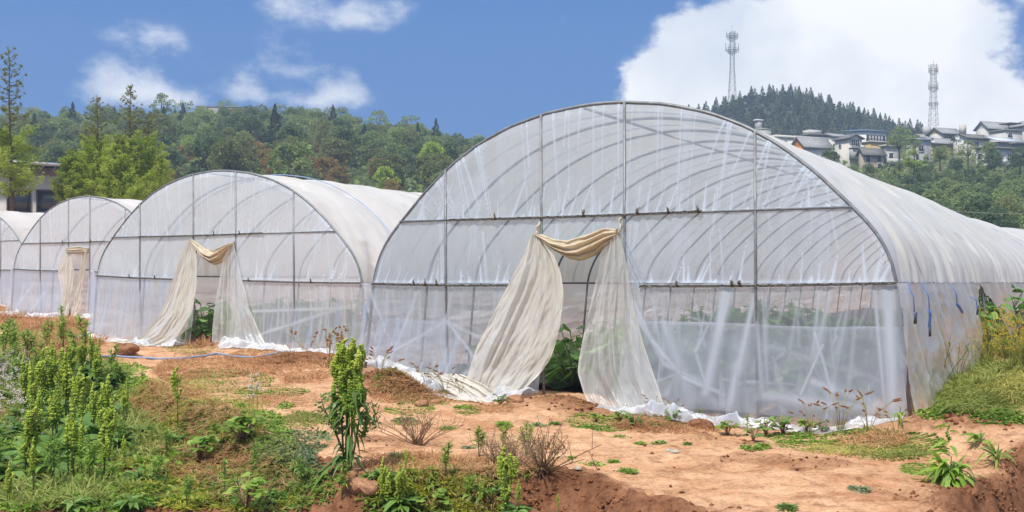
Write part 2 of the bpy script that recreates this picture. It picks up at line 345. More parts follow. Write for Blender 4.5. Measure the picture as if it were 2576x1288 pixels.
# mounds of loose earth: (u, v at the foot, depth, radius, height)
MOUNDS = [(2340,1085,12.9,.5,.05),(2440,1085,12.8,.6,.09),(2530,1095,12.6,.45,.07),(985,955,16.8,.42,.20),(940,965,17.2,.4,.10),(770,905,21.5,.7,.18),(315,893,23.5,.22,.16),
          (1400,1020,15.7,.40,.10),(1480,1025,15.4,.35,.10),(2570,950,15.2,.6,.15),(1770,1075,13.1,.2,.07),(545,850,25.6,.5,.1)]
def mound(x, y):
    h = np.zeros(np.shape(x)); 
    for u, v, Y, r, a in MOUNDS:
        mx_ = (u - CX) / F * Y; h = h + a * np.exp(-((x - mx_) ** 2 + (y - Y) ** 2) / (r * r) * 1.2)
    return h
def loose_mask(x, y, sd=None):
    if sd is None: sd = sdist(x, y)
    n = fbm(x * 1.6, y * 1.6, 5, 3)
    bank = sstep(-.28, .0, sd + n * .18)
    mo = np.clip(mound(x, y) * 9, 0, 1)
    patch = sstep(.30, .55, fbm(x * .8 + 9, y * .8, 11, 3)) * .45
    return np.clip(np.maximum(np.maximum(bank, mo), patch), 0, 1)
def ground_z(x, y, fine=False):
    x = np.asarray(x, float); y = np.asarray(y, float); sd = sdist(x, y)
    right = sstep(2.0, 4.2, x - (10 - y) * .0)
    D = .30 + .45 * right
    z = base_z(x, y) - D * sstep(-.03, .42, sd + .10 * fbm(x * 1.3, y * 1.3, 3, 3)) - .12 * sstep(.3, 3.0, sd) + mound(x, y)
    z = z + .055 * fbm(x * .8, y * 1.1, 21, 3) + .026 * fbm(x * 2.6, y * 3.4, 8, 3)
    if fine:
        lo = loose_mask(x, y, sd)
        c = 1 - np.abs(vnoise(x * 9, y * 9, 31)); c2 = 1 - np.abs(vnoise(x * 21 + 5, y * 21, 33))
        z = z + lo * (.085 * (c - .5) + .04 * (c2 - .5) + .05 * fbm(x * 5, y * 5, 55, 3)) + (1 - lo) * (.024 * fbm(x * 5.5, y * 8, 41, 5, .6) - .012 * (1 - np.minimum(1, np.abs(vnoise(x * 2.6, y * 2.6, 77)) * 14)) * (vnoise(x * 1.1, y * 1.1, 5) > .1))
        return z, lo
    return z
def gpt(u, v):
    """where the photo's pixel (u, v) meets the ground"""
    ys = np.geomspace(6.5, 70, 900); xs = (u - CX) / F * ys; zr = EYE + (HV - v) / F * ys
    g = ground_z(xs, ys); k = np.argmax(g >= zr); k = k if g[k] >= zr[k] else 500
    return np.array([xs[k], ys[k], g[k]])
def soil_material():
    m, t, o = nt('soil')
    tc = N(t, 'ShaderNodeTexCoord'); at = N(t, 'ShaderNodeAttribute', attribute_name='loose')
    n1 = N(t, 'ShaderNodeTexNoise'); n1.inputs['Scale'].default_value = 1.7; n1.inputs['Detail'].default_value = 9; n1.inputs['Roughness'].default_value = .7; L(t, tc, 'Object', n1, 'Vector')
    n2 = N(t, 'ShaderNodeTexNoise'); n2.inputs['Scale'].default_value = 30; n2.inputs['Detail'].default_value = 6; n2.inputs['Roughness'].default_value = .7; L(t, tc, 'Object', n2, 'Vector')
    dry = ramp(t, n1, 'Fac', [(.30, (.44, .215, .11)), (.5, (.61, .36, .21)), (.72, (.70, .455, .29))])
    wet = ramp(t, n1, 'Fac', [(.3, (.16, .07, .035)), (.7, (.36, .175, .095))])
    mx = N(t, 'ShaderNodeMix', data_type='RGBA'); L(t, at, 'Fac', mx, 0); L(t, dry, 0, mx, 6); L(t, wet, 0, mx, 7)
    sp_ = ramp(t, n2, 'Fac', [(.3, (.62, .58, .55)), (.52, (1, 1, 1)), (.75, (1.16, 1.14, 1.12))])
    n3 = N(t, 'ShaderNodeTexNoise'); n3.inputs['Scale'].default_value = 4.5; n3.inputs['Detail'].default_value = 9; n3.inputs['Roughness'].default_value = .72; n3.inputs['Distortion'].default_value = .6; L(t, tc, 'Object', n3, 'Vector')
    s3 = ramp(t, n3, 'Fac', [(.33, (.50, .43, .39)), (.50, (.98, .97, .96)), (.68, (1.12, 1.12, 1.12))])
    m3 = N(t, 'ShaderNodeMix', data_type='RGBA', blend_type='MULTIPLY'); m3.inputs[0].default_value = 1; L(t, sp_, 0, m3, 6); L(t, s3, 0, m3, 7)
    mu = N(t, 'ShaderNodeMix', data_type='RGBA', blend_type='MULTIPLY'); mu.inputs[0].default_value = 1; L(t, mx, 2, mu, 6); L(t, m3, 2, mu, 7)
    p = N(t, 'ShaderNodeBsdfPrincipled'); p.inputs['Roughness'].default_value = .95; p.inputs['Specular IOR Level'].default_value = .1; L(t, mu, 2, p, 'Base Color')
    b = N(t, 'ShaderNodeBump'); b.inputs['Strength'].default_value = .9; b.inputs['Distance'].default_value = .05; L(t, n3, 'Fac', b, 'Height'); L(t, b, 0, p, 'Normal')
    L(t, p, 0, o, 0); return m
M_SOIL = soil_material()
uu = np.linspace(-.66, .66, 660); yy = np.geomspace(5.2, 78, 560)
GY, GU = np.meshgrid(yy, uu, indexing='ij'); GX = GU * GY
GZ, GL = ground_z(GX, GY, True)
n_r, n_c = GX.shape
ii = (np.arange(n_r - 1)[:, None] * n_c + np.arange(n_c - 1)[None]).ravel()
QG = np.stack([ii, ii + 1, ii + n_c + 1, ii + n_c], 1)
g = add('ground', npmesh('ground', np.stack([GX, GY, GZ], -1).reshape(-1, 3), QG, None, {'loose': GL}, [M_SOIL])); tag(g, kind='structure')
# far plain out to the horizon
pl = MB(); pl.raw([(-497, -28, -2.2), (497, -28, -2.2), (497, 418, -2.2), (-497, 418, -2.2)], [(0, 1, 2, 3)])
M_FLD = plain('field_soil', (.16, .15, .06), .95, var=.4, scale=.05)
tag(pl.build('far_ground', M_FLD), kind='structure')
# ------------------------------------------------------------------ greenhouse tunnels
M_STEEL = plain('galvanised_tube', (.27, .285, .30), .5, .3, .5, 9)
M_RUST = plain('weathered_channel', (.33, .32, .30), .7, .1, .6, 14, col2=(.14, .12, .10))
M_WIRE = plain('clip_wire', (.07, .07, .065), .6, .3)
M_CORD = plain('faded_blue_cord', (.30, .42, .70), .6)
M_TIE = plain('blue_tie_strap', (.10, .22, .60), .5)
M_TAG = plain('dark_buckle', (.05, .07, .11), .5)
M_FRONT = film_mat('front_film', .40, .85, (.76, .86, 1.0), trans=.36, gloss=.07, rough=.38)
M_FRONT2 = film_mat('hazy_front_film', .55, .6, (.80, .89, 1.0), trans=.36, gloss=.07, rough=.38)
M_SKIRT = film_mat('loose_skirt_film', .27, .95, (.74, .81, .92), trans=.56, gloss=.06, rough=.42, nz_amt=.12)
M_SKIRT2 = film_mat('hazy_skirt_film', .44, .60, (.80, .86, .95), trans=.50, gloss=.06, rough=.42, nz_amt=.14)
M_ROOF = film_mat('roof_film', .86, .25, (.85, .845, .83), trans=.42, gloss=.06, rough=.4, stain=(.74, .70, .62), stain_amt=.6, nz_amt=.06)
M_SIDE = film_mat('side_film', .50, .6, (.84, .80, .70), trans=.42, gloss=.08, rough=.4, stain=(.62, .55, .42), stain_amt=.7)
M_WALLF = film_mat('inner_wall_film', .78, .4, (.90, .91, .92), trans=.5, gloss=.08, rough=.3)
M_CREAM = film_mat('aged_cream_film', .80, .25, (.92, .89, .81), trans=.40, gloss=.07, rough=.35, stain=(.86, .79, .62), stain_amt=.5, nz_amt=.08)
M_WHITE = film_mat('white_door_film', .50, .55, (.90, .91, .90), trans=.40, gloss=.10, rough=.28, stain=(.80, .76, .62), stain_amt=.5)
M_SWAG = film_mat('swag_film', .93, .2, (.80, .72, .53), trans=.28, gloss=.06, rough=.35, stain=(.66, .47, .25), stain_amt=.8, nz_amt=.05)

def creases(S, Z, lst):
    M = np.zeros(S.shape)
    for s0, z0, s1, z1, w0, w1, a in lst:
        w = max(w0, w1) * 2.5
        k = (S > min(s0, s1) - w) & (S < max(s0, s1) + w) & (Z > min(z0, z1) - w) & (Z < max(z0, z1) + w)
        if not k.any(): continue
        vx, vz = s1 - s0, z1 - z0; L2 = vx * vx + vz * vz + 1e-9
        tt = ((S[k] - s0) * vx + (Z[k] - z0) * vz) / L2; tc_ = np.clip(tt, 0, 1)
        d = np.hypot(S[k] - s0 - tc_ * vx, Z[k] - z0 - tc_ * vz)
        ww = w0 + (w1 - w0) * tc_
        M[k] = np.maximum(M[k], a * np.exp(-(d / ww) ** 2) * (1 - .4 * tc_))
    return M
def grid_quads(nr, nc, keep=None):
    i = (np.arange(nr - 1)[:, None] * nc + np.arange(nc - 1)[None]); q = np.stack([i, i + 1, i + nc + 1, i + nc], -1)
    q = q.reshape(-1, 4); return q if keep is None else q[keep.ravel()]
def poly_at(P, n):
    P = np.asarray(P, float); d = np.concatenate([[0], np.cumsum(np.hypot(np.diff(P[:, 0]), np.diff(P[:, 1])))])
    k = np.linspace(0, d[-1], n); Q = np.stack([np.interp(k, d, P[:, 0]), np.interp(k, d, P[:, 1])], 1)
    for _ in range(max(2, n // 14)): Q[1:-1] = (Q[:-2] + 2 * Q[1:-1] + Q[2:]) / 4
    return Q
def cloth(T, name, Lp, Rp, mat, parent, folds=7, amp=.10, d0=.04, d1=.10, nr=90, nc=110, seed=1, heap=0.0, pinch=.5, clamp=True):
    """gathered film between two outlines measured on the tunnel's front, hanging in real pleats"""
    A = poly_at(Lp, nr); B = poly_at(Rp, nr); q = np.linspace(0, 1, nc)[None]; r = np.linspace(0, 1, nr)[:, None]
    As, Az = T.fs(A[:, 0], A[:, 1]); Bs, Bz = T.fs(B[:, 0], B[:, 1])
    S = As[:, None] * (1 - q) + Bs[:, None] * q; Z = Az[:, None] * (1 - q) + Bz[:, None] * q
    wd = np.abs(Bs - As)[:, None]
    ph = 6.283 * folds * (q + .22 * fbm(q * 2.2 + seed, r * .9 + seed, seed, 2)) + 1.3 * vnoise(q * 5, r * 1.5, seed + 3)
    f = np.sin(ph); f = np.sign(f) * np.abs(f) ** .8 * (.45 + .55 * vnoise(q * 3.5 + seed, r * 1.6, seed + 9)) + .35 * np.sin(2.3 * ph + 4 * r) * vnoise(q * 4, r * 3 + seed, seed + 19)
    am = amp * np.minimum(1, (wd / (wd.max() + 1e-6)) ** pinch + .15)
    cr = fbm(q * 16 + r * 4 + seed, r * 9, seed + 30, 3)
    D = d0 + (d1 - d0) * r ** 1.5 + am * f + (.012 + .03 * r) * cr
    if heap: D = D + heap * sstep(.8, 1, r) * (.5 + .8 * fbm(q * 5, r * 6, seed + 50, 3)); Z = Z + heap * .3 * sstep(.75, 1, r) * fbm(q * 7 + 3, r * 7, seed + 60, 3)
    S = S + .012 * cr
    P = T.pt(S, Z, -D)
    if clamp:
        gzv = ground_z(P[..., 0], P[..., 1]) + .012; P[..., 2] = np.maximum(P[..., 2], gzv + .02 * np.abs(cr))
    milk = np.clip(.30 * np.abs(f) ** 3 + .55 * sstep(.04, .0, np.minimum(q, 1 - q)) + .5 * sstep(.85, 1.0, r) * (heap > 0), 0, 1) + 0 * r
    return add(name, npmesh(name, P.reshape(-1, 3), grid_quads(nr, nc), None, {'milk': milk}, [mat]), parent)
def swag(T, name, top, bot, mat, parent, seed=1, bulge=.13, nr=40, nc=120):
    A = poly_at(top, nc); B = poly_at(bot, nc); q = np.linspace(0, 1, nc)[None]; r = np.linspace(0, 1, nr)[:, None]
    As, Az = T.fs(A[:, 0], A[:, 1]); Bs, Bz = T.fs(B[:, 0], B[:, 1])
    env = np.sin(np.pi * np.clip(q, .02, .98)) ** .5
    f = np.sin(6.283 * (3.4 * r + .5 * fbm(q * 2.2 + seed, r * 3, seed, 2)) + 1.5 * q); fold = np.sign(f) * np.abs(f) ** .7
    cr = fbm(q * 7, r * 9 + q * 3, seed + 4, 3)
    S = As[None] * (1 - r) + Bs[None] * r; Z = Az[None] * (1 - r) + Bz[None] * r
    D = .09 + bulge * env * np.sin(np.pi * (r * .86 + .1)) + .030 * fold * env + .022 * cr
    # closed roll: the back of the film too
    P = T.pt(S, Z, -D); Pb = T.pt(S[::-1], Z[::-1], -.03 + 0 * D)
    V = np.concatenate([P, Pb[1:-1]], 0); nrr = V.shape[0]
    qd = grid_quads(nrr, nc); i = np.arange(nc - 1); last = (nrr - 1) * nc
    qd = np.vstack([qd, np.stack([last + i, last + i + 1, i + 1, i], 1)])
    return add(name, npmesh(name, V.reshape(-1, 3), qd, None, {'milk': np.full(nrr * nc, .3)}, [mat]), parent)

def rail(T, parent, name, s0, z0, s1, z1, t=-.062, zig=True, clips=(), h=.022):
    n = 60; k = np.linspace(0, 1, n); S = s0 + (s1 - s0) * k; Z = z0 + (z1 - z0) * k - .012 * np.sin(np.pi * k)
    mb = MB(); P = T.pt(S, Z, t)
    mb.tube(P + np.array([0, 0, h * .55]), .0065, 4); mb.tube(P - np.array([0, 0, h * .55]), .0065, 4)
    mb.raw(np.stack([P - [0, 0, h * .5], P + [0, 0, h * .5]], 1).reshape(-1, 3), [(2 * i, 2 * i + 2, 2 * i + 3, 2 * i + 1) for i in range(n - 1)])
    o = mb.build(name, M_RUST, parent)
    if zig:
        ns = max(3, int(abs(s1 - s0) / .075)); k = np.linspace(0, 1, ns); S = s0 + (s1 - s0) * k; Z = z0 + (z1 - z0) * k - .012 * np.sin(np.pi * k) + h * .62 * np.where(np.arange(ns) % 2, 1, -1) * (.7 + .6 * R_.rand(ns))
        w_ = MB().tube(T.pt(S, Z, t - .012), .0055, 4); w_.build('clip_wire', M_WIRE, o)
    for cs in clips:
        b = MB(); kk = (cs - s0) / (s1 - s0); zc = z0 + (z1 - z0) * kk
        for q in range(5): b.tube([T.pt(cs + .010 * R_.randn(), zc - .02, t - .02), T.pt(cs + .012 * R_.randn(), zc + .03 + .03 * R_.rand(), t - .03), T.pt(cs + .02 * R_.randn(), zc + .04 + .05 * R_.rand(), t - .03)], [.009, .006, .002], 4)
        b.build('twine_knot', M_KNOT, o)
    return o
M_TIECREAM = plain('cream_tie', (.66, .60, .47), .8)
M_KNOT = plain('frayed_twine', (.20, .15, .09), .9, var=.6, scale=40)

def tunnel(T, label, posts, zt, zm, sw, length, nh, dens=1.0, group='plastic tunnel greenhouses', door=None, clips=((), ())):
    root = empty('tunnel_greenhouse', (T.x0, T.y0, float(ground_z(T.x0, T.y0))), label, 'greenhouse', group)
    root.rotation_euler = (0, 0, 0)
    class Par: pass
    bpy.context.view_layer.update()
    inv = root.matrix_world.inverted()
    kids = []
    def fin(o): kids.append(o); return o
    gl = lambda s, t=0.: float(ground_z(*T.pt(s, 0, t)[:2])) - .05
    W = T.W; a = T.arc; rt = .0205 if W > 7.9 else .020
    # front arch with its two legs
    P = T.roof(a[:, 0], a[:, 1], 0); P = np.vstack([T.pt(-.02, gl(0), 0), P, T.pt(W + .02, gl(W), 0)])
    fin(MB().tube(P, rt * 1.15, 8).build('front_arch', M_STEEL, root))
    for s in posts: fin(MB().tube([T.pt(s + .02, gl(s), .0), T.pt(s, T.eave(s), -.035), T.pt(s - .01, float(T.top(s)) + .01, -.03)], rt * .95, 7).build('end_post', M_STEEL, root))
    # cross bars
    sl0 = np.interp(zt, a[:61, 1], a[:61, 0]); sr0 = np.interp(-zt, -a[60:, 1], a[60:, 0])
    fin(MB().tube([T.pt(sl0, zt, -.04), T.pt(sr0, zt, -.04)], rt * .8, 6).build('crossbar', M_STEEL, root))
    rail(T, root, 'film_channel', sl0 + .9, zt, sr0 - 1.9, zt + .005, clips=clips[0])
    if door:
        rail(T, root, 'film_channel', .15, zm[0], door[0] - .42, zm[2], clips=clips[1][0] if clips[1] else ()); rail(T, root, 'film_channel', door[1] + .22, zm[3], W - .13, zm[1], clips=clips[1][1] if clips[1] else ())
    # hoops behind, with their legs
    for k in range(1, nh + 1):
        tk = 1.4 * k
        P = T.roof(a[::2, 0], a[::2, 1] - .02, tk); P = np.vstack([T.pt(.02, gl(0, tk), tk), P, T.pt(W - .02, gl(W, tk), tk)])
        fin(MB().tube(P, .021, 5, cap=False).build('hoop', M_STEEL, root))
    for s in (.17, W - .17): fin(MB().tube([T.pt(s, T.eave(s), 0), T.pt(s, T.eave(s), length / 2), T.pt(s, T.eave(s), length)], .02, 6).build('eave_rail', M_STEEL, root))
    fin(MB().tube(T.roof(np.full(5, W * .465) - np.linspace(0, .35, 5), np.full(5, T.apex - .05), np.linspace(0, 10.5, 5)), .02, 6).build('ridge_purlin', M_STEEL, root))
    return root
def roof_film(T, root, length, mat, fine, seed=3, drop=1.0):
    ts = [0.0]; 
    while ts[-1] < length: ts.append(ts[-1] + (fine if ts[-1] < 12 else fine * 3))
    ts = np.array(ts); na = 150
    d = np.linspace(0, 120, na); S = np.interp(d, np.arange(121), T.arc[:, 0]); Z = np.interp(d, np.arange(121), T.arc[:, 1])
    ns = np.gradient(Z); nz_ = -np.gradient(S); nl = np.hypot(ns, nz_); ns, nz_ = -ns / nl, -nz_ / nl    # outward
    e = np.linspace(0, 1, na)[None]; tt = ts[:, None]; sag = np.abs(np.sin(np.pi * tt / 1.4))
    right = e; edge = sstep(.35, 0.0, np.minimum(e, 1 - e))
    al = e * 10
    diag = fbm(tt * 2.6 + al * 1.5, al * .35 - tt * .18, seed, 3); diag2 = fbm(tt * 5.5 + al * 2.2, al * .5, seed + 5, 3)
    dent = fbm(tt * 1.6, al * 1.3, seed + 8, 2); dd = sstep(.18, .5, dent) * sag
    off = .022 - .040 * sag * (1 - edge * .5) + .065 * edge ** 1.5 * diag * sag + .030 * edge ** 1.5 * diag2 - .045 * dd + .010 * fbm(tt * 4, al * 3, seed + 2, 3)
    off = off + .06 * fbm(tt * .35, al * .12, seed + 40, 2) * sstep(1.5, 4, tt) + .05 * np.exp(-((tt - 9.0) / .25) ** 2) * (T is T1)
    off = off * sstep(0, .25, tt) + .025 * (1 - sstep(0, .25, tt))
    Pz = Z[None] + nz_[None] * off; Ps = S[None] + ns[None] * off
    V = T.roof(np.broadcast_to(Ps, (len(ts), na)), Pz, np.broadcast_to(tt, (len(ts), na)))
    milk = np.clip(.3 + .5 * np.exp(-((np.mod(tt + .7, 1.4) - .7) / .04) ** 2) * .25 + .15 * np.clip(diag, 0, 1) * edge + .3 * np.exp(-((tt - .12) / .1) ** 2), 0, 1) + 0 * e
    return add('roof_film', npmesh('roof_film', V.reshape(-1, 3), grid_quads(len(ts), na), None, {'milk': milk}, [mat]), root)
def random_creases(T, zt, zm, door, n, rs, W):
    c = []
    for _ in range(int(40 * n)):      # short tugs rising from the upper bar
        s = rs.uniform(.9, W - .9); h = rs.uniform(.1, .75) * rs.rand() ** .6; c.append((s, zt, s + rs.uniform(-.05, .22) * h * 2, zt + h, rs.uniform(.010, .028), .003, rs.uniform(.5, 1.0)))
    for _ in range(int(50 * n)):      # and from the lower bar
        s = rs.uniform(.2, W - .2)
        if door and door[0] - .5 < s < door[1] + .2: continue
        h = rs.uniform(.08, .75) * rs.rand() ** .6; c.append((s, zm, s + rs.uniform(-.1, .25) * h * 2, zm + h, rs.uniform(.010, .032), .003, rs.uniform(.5, 1.0)))
    for _ in range(int(36 * n)):      # long folds hanging from the arch
        s = rs.uniform(.6, W - .6); z = float(T.top(s)) - .02; h = rs.uniform(.5, 1.5); z1 = max(zt + .05, z - h); sl = (s - W / 2) * -.10
        c.append((s, z, s + sl + rs.uniform(-.1, .1), z1, rs.uniform(.006, .022), rs.uniform(.003, .014), rs.uniform(.35, .8)))
    for _ in range(int(24 * n)):      # folds right through both panels
        s = rs.uniform(.5, W - .5); z0 = rs.uniform(zm + .3, zt + .6); c.append((s, min(z0, float(T.top(s)) - .05), s + rs.uniform(-.15, .15), max(zm, z0 - rs.uniform(.4, 1.2)), rs.uniform(.005, .02), rs.uniform(.005, .03), rs.uniform(.2, .55)))
    for _ in range(int(8 * n)):       # broad milky bands
        s = rs.uniform(.8, W - .8); z = float(T.top(s)); c.append((s, z, s + rs.uniform(-.3, .3), zm + rs.uniform(0, .8), rs.uniform(.05, .12), rs.uniform(.04, .10), rs.uniform(.10, .28)))
    return c
def front_film(T, root, zt, zm, door, dh, n, seed, mat, nc=470, nr=230):
    rs = np.random.RandomState(seed); W = T.W
    S = np.linspace(.15 * W / 8, W - .15 * W / 8, nc)[None] + np.zeros((nr, 1)); top = T.top(S); r = np.linspace(0, 1, nr)[:, None]
    zb = T.eave(S); Z = zb + (top - zb) * r
    M = creases(S, Z, random_creases(T, zt, float(zm), door, n, rs, W))
    M = M + .10 * np.clip(fbm(S * 9, Z * .8, seed, 3), 0, 1) + .25 * np.exp(-((top - Z) / .035) ** 2) + .35 * np.exp(-((Z - zb) / .03) ** 2) + .3 * np.exp(-((Z - zt) / .02) ** 2)
    D = .028 + .012 * fbm(S * 6, Z * .6, seed + 3, 3) + .016 * M + .02 * fbm(S * .8, Z * .8, seed + 5, 2)
    D = D * np.minimum(1, (top - Z) / .15 + .25)
    keep = np.ones((nr - 1, nc - 1), bool)
    if door:
        sc_ = (S[:-1, :-1] + S[1:, 1:]) / 2; zc = (Z[:-1, :-1] + Z[1:, 1:]) / 2
        keep = ~((sc_ > door[0] + .03) & (sc_ < door[1] - .03) & (zc < dh - .12 * np.sin(np.pi * (sc_ - door[0]) / (door[1] - door[0]))))
    return add('end_film', npmesh('end_film', T.pt(S, Z, -D).reshape(-1, 3), grid_quads(nr, nc, keep), None, {'milk': np.clip(M, 0, 1)}, [mat]), root)
def skirt(T, root, s0, s1, bottom, seed, mat, flare=.30, n=1.0, nc=260, nr=150, name='skirt_film', pull=None, extra=(), heap=.13):
    """loose lower film hanging from the lower bar, its hem lying crumpled on the earth; bottom: photo outline of the hem"""
    rs = np.random.RandomState(seed); q = np.linspace(0, 1, nc)[None]; r = np.linspace(0, 1, nr)[:, None]
    S = s0 + (s1 - s0) * q + 0 * r; zt_ = T.eave(S); 
    B = np.asarray(bottom, float); bs, bz = T.fs(B[:, 0], B[:, 1], flare); o = np.argsort(bs); zb = np.interp(S[0], bs[o], bz[o])[None]
    rg = np.minimum(1, r / .82); Z = zt_ + (zb - .06 - zt_) * rg
    big = fbm(S * 1.3 + seed, r * .7, seed, 3); fo = fbm(S * 4.2 + r * pull if pull else S * 4.2, r * .9, seed + 2, 3)
    D = .03 + flare * r ** 1.8 * (.75 + .5 * big) + .15 * fo * r + (heap + .22 + .15 * big) * sstep(.84, 1, r) + heap * sstep(.7, .9, r) * fbm(S * 3, r * 9, seed + 7, 3)
    hump = np.clip(fbm(S * 1.5, r * 4, seed + 8, 5, .62) + .15, 0, 1); gq = T.pt(S, 0, -D); Z = np.maximum(Z, ground_z(gq[..., 0], gq[..., 1]) + .012) + heap * 2.4 * sstep(.76, .90, r) * hump * (1 - .8 * sstep(.95, 1, r))
    c = list(extra)
    for _ in range(int(26 * n)):
        s = rs.uniform(s0 + .05, s1 - .05); h = rs.uniform(.3, 1.45); c.append((s, 1.5, s + rs.uniform(-.22, .22), 1.5 - h, rs.uniform(.006, .03), rs.uniform(.01, .05), rs.uniform(.15, .6)))
    for _ in range(int(7 * n)):
        s = rs.uniform(s0, s1); z = rs.uniform(.2, 1.0); c.append((s, z, s + rs.uniform(-.7, .7), z + rs.uniform(-.25, .25), rs.uniform(.015, .04), .008, rs.uniform(.15, .4)))
    for _ in range(int(12 * n)):
        s = rs.uniform(s0, s1); z = rs.uniform(-.1, .1); c.append((s, z, s + rs.uniform(-.25, .25), z + rs.uniform(.2, .7), rs.uniform(.03, .07), .02, rs.uniform(.12, .35)))
    M = creases(S, Z, c) + .5 * sstep(.80, .92, r) * (.7 + .6 * fbm(S * 5, r * 12, seed + 9, 3)) + .18 * np.clip(fo, 0, 1) + .22 * sstep(.1, .5, big) + .3 * np.exp(-(r / .02) ** 2)
    D = D + .03 * M * r
    P = T.pt(S, Z, -D); gzv = ground_z(P[..., 0], P[..., 1]) + .015; P[..., 2] = np.maximum(P[..., 2], gzv + .03 * np.clip(fbm(S * 6, r * 20, seed + 12, 2), 0, 1))
    return add(name, npmesh(name, P.reshape(-1, 3), grid_quads(nr, nc), None, {'milk': np.clip(M, 0, 1)}, [mat]), root)
def side(T, root, s_top, s_bot, t0, t1, mat, seed, name='side_film', flare=.05, nt_=None, horiz=False, cut=None, milk0=.2):
    nt_ = nt_ or max(12, int((t1 - t0) / .05)); nr = 70; q = np.linspace(0, 1, nt_)[None]; r = np.linspace(0, 1, nr)[:, None]
    if cut:   # outline t-left and t-right by height fraction
        ta = np.interp(r, *cut[0]); tb = np.interp(r, *cut[1]); t_ = ta + (tb - ta) * q
    else: t_ = t0 + (t1 - t0) * q + 0 * r
    S = s_top + (s_bot - s_top) * r + 0 * q; Pg = T.pt(S, 0, t_); zb = ground_z(Pg[..., 0], Pg[..., 1]); ze = T.eave(s_top); Z = ze + (zb + .01 - ze) * r
    sg = 1 if s_top > T.W / 2 else -1
    if horiz: f = fbm(t_ * .8, r * 7 + t_ * .3, seed, 3)
    else: f = fbm(t_ * 4 - r * 3.0, r * .9, seed, 3)
    f2 = fbm(t_ * 3, r * 5, seed + 3, 3)
    S = S + sg * (.03 + flare * r + .10 * f * np.minimum(1, r * 3) + .05 * f2 * r)
    milk = np.clip(milk0 + .9 * np.clip(f, 0, 1) + .5 * np.clip(f2, 0, 1) + .3 * sstep(.03, 0, np.minimum(q, 1 - q)), 0, 1)
    return add(name, npmesh(name, T.pt(S, Z, t_).reshape(-1, 3), grid_quads(nr, nt_), None, {'milk': milk}, [mat]), root)
def end_wall(T, root, t, mat):
    nc, nr = 60, 30; S = np.linspace(.02, T.W - .02, nc)[None] + np.zeros((nr, 1)); r = np.linspace(0, 1, nr)[:, None]; e = T.eave(S)
    top = e + (T.top(S) - e) * T.hf(t); Z = .1 + (top - .1) * r
    return add('far_end_film', npmesh('far_end_film', T.pt(S, Z, t + .03 * fbm(S * 2, Z * 2, 3, 2)).reshape(-1, 3), grid_quads(nr, nc), None, {'milk': np.full(nc * nr, .5)}, [mat]), root)
def lacing(T, root, t, mat=None, r=.007, up=-.03):
    P = T.roof(T.arc[:, 0] + up * (T.arc[:, 0] / T.W - .5) * 2, T.arc[:, 1] + up, t); return MB().tube(P, r, 4, cap=False).build('lacing_cord', mat or M_CORD, root)
def finish(root):
    """children were built in world coordinates: keep them there under the root"""
    bpy.context.view_layer.update(); inv = root.matrix_world.inverted()
    for ch in root.children: ch.matrix_parent_inverse = inv

D1 = (3.07, 4.34); D2 = (3.25, 4.5); D3 = (2.6, 3.5)
# ---- the big near tunnel
g1 = tunnel(T1, 'largest and nearest plastic tunnel, cream curtains tied back round its open doorway', (1.48, 3.07, 4.34, 6.14), 2.41, (1.49, 1.5, 1.47, 1.46), (), 30, 21, door=D1,
            clips=((2.35, 3.75, 4.55, 4.98, 5.4), ((.95, 1.15, 1.35, 2.6), (5.1, 5.85, 5.95))))
front_film(T1, g1, 2.41, 1.5, D1, 2.14, 1.25, 11, M_FRONT)
roof_film(T1, g1, 30, M_ROOF, .035)
HEM_L = [(905,885),(960,905),(1030,938),(1100,968),(1190,1008),(1260,1000),(1340,985)]
HEM_R = [(1490,985),(1530,1040),(1600,1030),(1650,1022),(1740,1052),(1830,1082),(1950,1068),(2100,1080),(2200,1062),(2290,1042),(2330,1040)]
skirt(T1, g1, -.02, 3.1, HEM_L, 21, M_SKIRT, flare=.35, n=1.3, pull=1.2, extra=[(1.5,.95,2.2,.3,.03,.02,.7),(2.2,.3,3.0,.1,.03,.03,.6),(.3,.3,1.5,.95,.02,.03,.6),(1.6,.9,2.6,.55,.03,.02,.5),(1.9,.2,2.9,.75,.04,.02,.5),(.1,1.4,.6,.5,.03,.02,.6),(1.0,1.45,.5,.1,.03,.03,.6)])
skirt(T1, g1, 4.3, 8.0, HEM_R, 23, M_SKIRT, flare=.32, n=1.5, extra=[(5.78,1.5,5.50,.1,.075,.06,.95),(6.15,1.5,5.85,.0,.03,.05,.75),(7.75,1.5,7.85,.0,.09,.08,.9),(7.6,1.45,7.75,.1,.03,.02,.7),(6.9,.9,7.15,.1,.02,.02,.7),(7.0,.75,6.75,.15,.012,.02,.8),(6.2,.75,7.7,.35,.03,.03,.22),(4.9,1.0,5.3,0,.05,.12,.5),(4.42,1.35,4.75,.75,.02,.03,.8),(4.75,.75,5.2,.28,.03,.03,.75),(5.2,.28,5.75,.08,.03,.03,.7),(4.5,1.1,4.95,.45,.03,.04,.6),(4.95,.45,5.5,.2,.04,.03,.55),(5.5,.2,5.35,.62,.02,.02,.6),(5.35,.62,5.62,1.2,.02,.012,.6),(4.38,1.4,4.55,.5,.03,.05,.7),(4.55,.5,4.7,.0,.05,.06,.6),(6.9,.3,7.7,.05,.05,.08,.5),(6.3,.1,7.6,.02,.07,.07,.5)])
